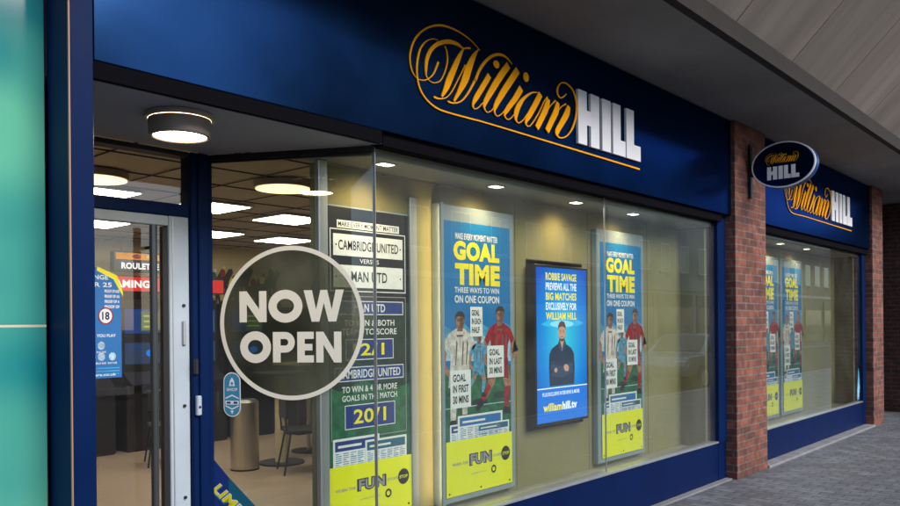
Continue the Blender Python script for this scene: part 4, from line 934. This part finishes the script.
# ================================================================== ACROSS THE STREET
def house(x0, x1, y0, y1, h, m, floors, label, roof=True, nx=None):
    t = thing('street_building', ((x0 + x1) / 2, y1, 0), label, 'building', 'buildings across the street')
    mb = MB(); mb.box(x0, x1, y0, y1, -.1, h, m); mb.build('wall', t)
    mb = MB(); mb.box(x0 - .1, x1 + .1, y1 + .002, y1 + .14, h - .35, h + .002, 'stone'); mb.build('cornice', t)
    mb = MB(); mb.box(x0 - .05, x1 + .05, y1 + .002, y1 + .08, 3.3, 3.5, 'stone'); mb.build('string_course', t)
    if roof:
        mb = MB(); ym = (y0 + y1) / 2
        mb.add([(x0, y1 + .2, h + .01), (x1, y1 + .2, h + .01), (x1, y0 - .2, h + .01), (x0, y0 - .2, h + .01), (x0, ym, h + 2.2), (x1, ym, h + 2.2)], [(0, 1, 5, 4), (2, 3, 4, 5), (1, 2, 5), (3, 0, 4), (0, 3, 2, 1)], 'slate'); mb.build('roof', t)
    n = nx or int((x1 - x0) / 2.2); p = (x1 - x0) / n
    for f in range(1, floors):
        for i in range(n):
            cx = x0 + p * (i + .5); z0 = f * 3.2 + 1.1
            mb = MB(); mb.box(cx - .55, cx + .55, y1 + .004, y1 + .05, z0, z0 + 1.5, 'whitepaint'); mb.box(cx - .65, cx + .65, y1 + .004, y1 + .12, z0 - .1, z0 - .004, 'stone'); w = mb.build('window', t)
            mb = MB(); mb.box(cx - .48, cx - .02, y1 + .051, y1 + .056, z0 + .07, z0 + 1.43, 'winglass'); mb.box(cx + .02, cx + .48, y1 + .051, y1 + .056, z0 + .07, z0 + 1.43, 'winglass'); mb.build('pane', w)
    for i in range(max(1, n // 2)):
        a = x0 + (x1 - x0) / max(1, n // 2) * i + .3; b = a + (x1 - x0) / max(1, n // 2) - .6
        mb = MB(); mb.box(a, b, y1 + .004, y1 + .10, .0, 3.1, 'darkwall'); w = mb.build('shopfront', t)
        mb = MB(); mb.box(a + .15, b - .15, y1 + .101, y1 + .106, .6, 2.4, 'winglass'); mb.build('pane', w)
house(19, 33, -25, -16, 11.5, 'brick_far', 3, 'three storey brick building with slate roof across the street, facing the parked car')
house(33.3, 52, -26, -16, 10.4, 'stone', 3, 'three storey pale stone building with slate roof, beyond the brick one across the street')
house(52.3, 84, -26, -16, 7.6, 'brick_far', 2, 'long two storey brick terrace further along the street')
house(84.3, 120, -26, -14, 9.5, 'brick_far', 3, 'three storey brick building closing the far end of the street')
house(-7, 9.4, -26, -16, 9.0, 'brick_far', 3, 'tall brick building across the street, opposite the entrance', nx=7)

# parked car
def car(x, y, label):
    t = thing('parked_car', (x, y, -.11), label, 'car'); g = -.11
    prof = [(-2.1, .35), (-2.12, .62), (-2.0, .84), (-1.1, .92), (-.45, 1.38), (.75, 1.42), (1.45, 1.02), (2.0, .95), (2.12, .65), (2.1, .35)]
    mb = MB(); W = .84; vs = []; n = len(prof)
    for sgn in (-1, 1):
        for px, pz in prof: vs.append((x + px, y + sgn * (W - (.16 if pz > 1.1 else 0)), g + pz))
    fs = [[i, i + 1, n + i + 1, n + i] for i in range(n - 1)] + [[n - 1, 0, n, 2 * n - 1]] + [list(range(n))[::-1], list(range(n, 2 * n))]
    mb.add(vs, fs, 'carpaint'); mb.build('body', t, bevel=.05)
    mb = MB()
    for sgn in (-1, 1):
        F = Frame((x, y + sgn * (W - .075), g), (1 if sgn < 0 else -1, 0, 0), (0, -.34 * sgn, 1)); k = 1 if sgn < 0 else -1
        for q in ([(-.85, .96), (-.42, 1.30), (.08, 1.32), (.08, .98)], [(.15, .98), (.15, 1.32), (.70, 1.33), (1.2, 1.02)]): poly(mb, F, [(a * k, b) for a, b in q], 'carglass', .05)
    mb.add([(x - 1.06, y - .66, g + .97), (x - 1.06, y + .66, g + .97), (x - .50, y + .6, g + 1.37), (x - .50, y - .6, g + 1.37)], [(0, 3, 2, 1)], 'carglass')
    mb.add([(x + .84, y - .6, g + 1.40), (x + .84, y + .6, g + 1.40), (x + 1.42, y + .66, g + 1.07), (x + 1.42, y - .66, g + 1.07)], [(0, 3, 2, 1)], 'carglass'); mb.build('windows', t)
    for sx in (-1.3, 1.32):
        for sy in (-1, 1):
            mb = MB(); mb.cyl((x + sx, y + sy * .80 - .10, g + .31), .31, .20, 'tyre', 28, axis='y'); w = mb.build('wheel', t)
            mb = MB(); mb.cyl((x + sx, y + sy * .905 - .004, g + .31), .20, .008, 'rim', 24, axis='y'); mb.build('rim', w)
    for sy in (-.62, .62):
        mb = MB(); mb.cbox(x - 2.13, x - 2.02, y + sy - .16, y + sy + .16, g + .62, g + .76, 'lampglass', .02); mb.build('headlight', t)
        mb = MB(); mb.cbox(x + 2.03, x + 2.13, y + sy - .15, y + sy + .15, g + .70, g + .86, 'redglass', .02); mb.build('tail_light', t)
car(20.5, -6.0, 'silver hatchback parked along the kerb across from the far window')

# ================================================================== CAMERA, LIGHT
cam = bpy.data.cameras.new('camera'); co = bpy.data.objects.new('camera', cam); COL.objects.link(co); sc.camera = co
cam.sensor_width = 36; cam.lens = 793 / 900 * 36; cam.shift_y = 71 / 900; cam.shift_x = -.62 / 900; cam.clip_end = 900; cam.clip_start = .05
co.matrix_world = Matrix.Translation((0, -3.27, 1.61)) @ Matrix.Rotation(rad(41.4115 - 90), 4, 'Z') @ Matrix.Rotation(rad(90), 4, 'X') @ Matrix.Rotation(rad(-.5), 4, 'Z')

SUN_EL, SUN_AZ = 33.0, -84.0      # veiled high sun over the street: the overhang shades the top of the shopfront
w = bpy.data.worlds.new('World'); sc.world = w; w.use_nodes = True
nt = w.node_tree; bg = nt.nodes['Background']; sky = nt.nodes.new('ShaderNodeTexSky'); sky.sky_type = 'NISHITA'; sky.sun_disc = False
sky.sun_elevation = rad(SUN_EL); sky.sun_rotation = rad(90 - SUN_AZ); sky.air_density = 1.0; sky.dust_density = 1.0; sky.ozone_density = 3.0
nt.links.new(sky.outputs[0], bg.inputs[0]); bg.inputs[1].default_value = .12
sl = bpy.data.lights.new('sun', 'SUN'); so = bpy.data.objects.new('sun', sl); COL.objects.link(so); sl.energy = 1.7; sl.angle = rad(40); sl.color = (1, .93, .84)
d = Vector((math.cos(rad(SUN_EL)) * math.cos(rad(SUN_AZ)), math.cos(rad(SUN_EL)) * math.sin(rad(SUN_AZ)), math.sin(rad(SUN_EL))))
so.rotation_euler = d.to_track_quat('Z', 'Y').to_euler(); so.location = (0, 0, 20)

sc.view_settings.view_transform = 'Standard'; sc.view_settings.look = 'None'; sc.view_settings.gamma = 1; sc.view_settings.use_curve_mapping = False
sc.view_settings.exposure = 1.35
sc.cycles.use_denoising = True
sc.cycles.max_bounces = 8; sc.cycles.transparent_max_bounces = 16; sc.cycles.diffuse_bounces = 4; sc.cycles.glossy_bounces = 4
sc.cycles.sample_clamp_indirect = 6.0; sc.cycles.caustics_reflective = False; sc.cycles.caustics_refractive = False
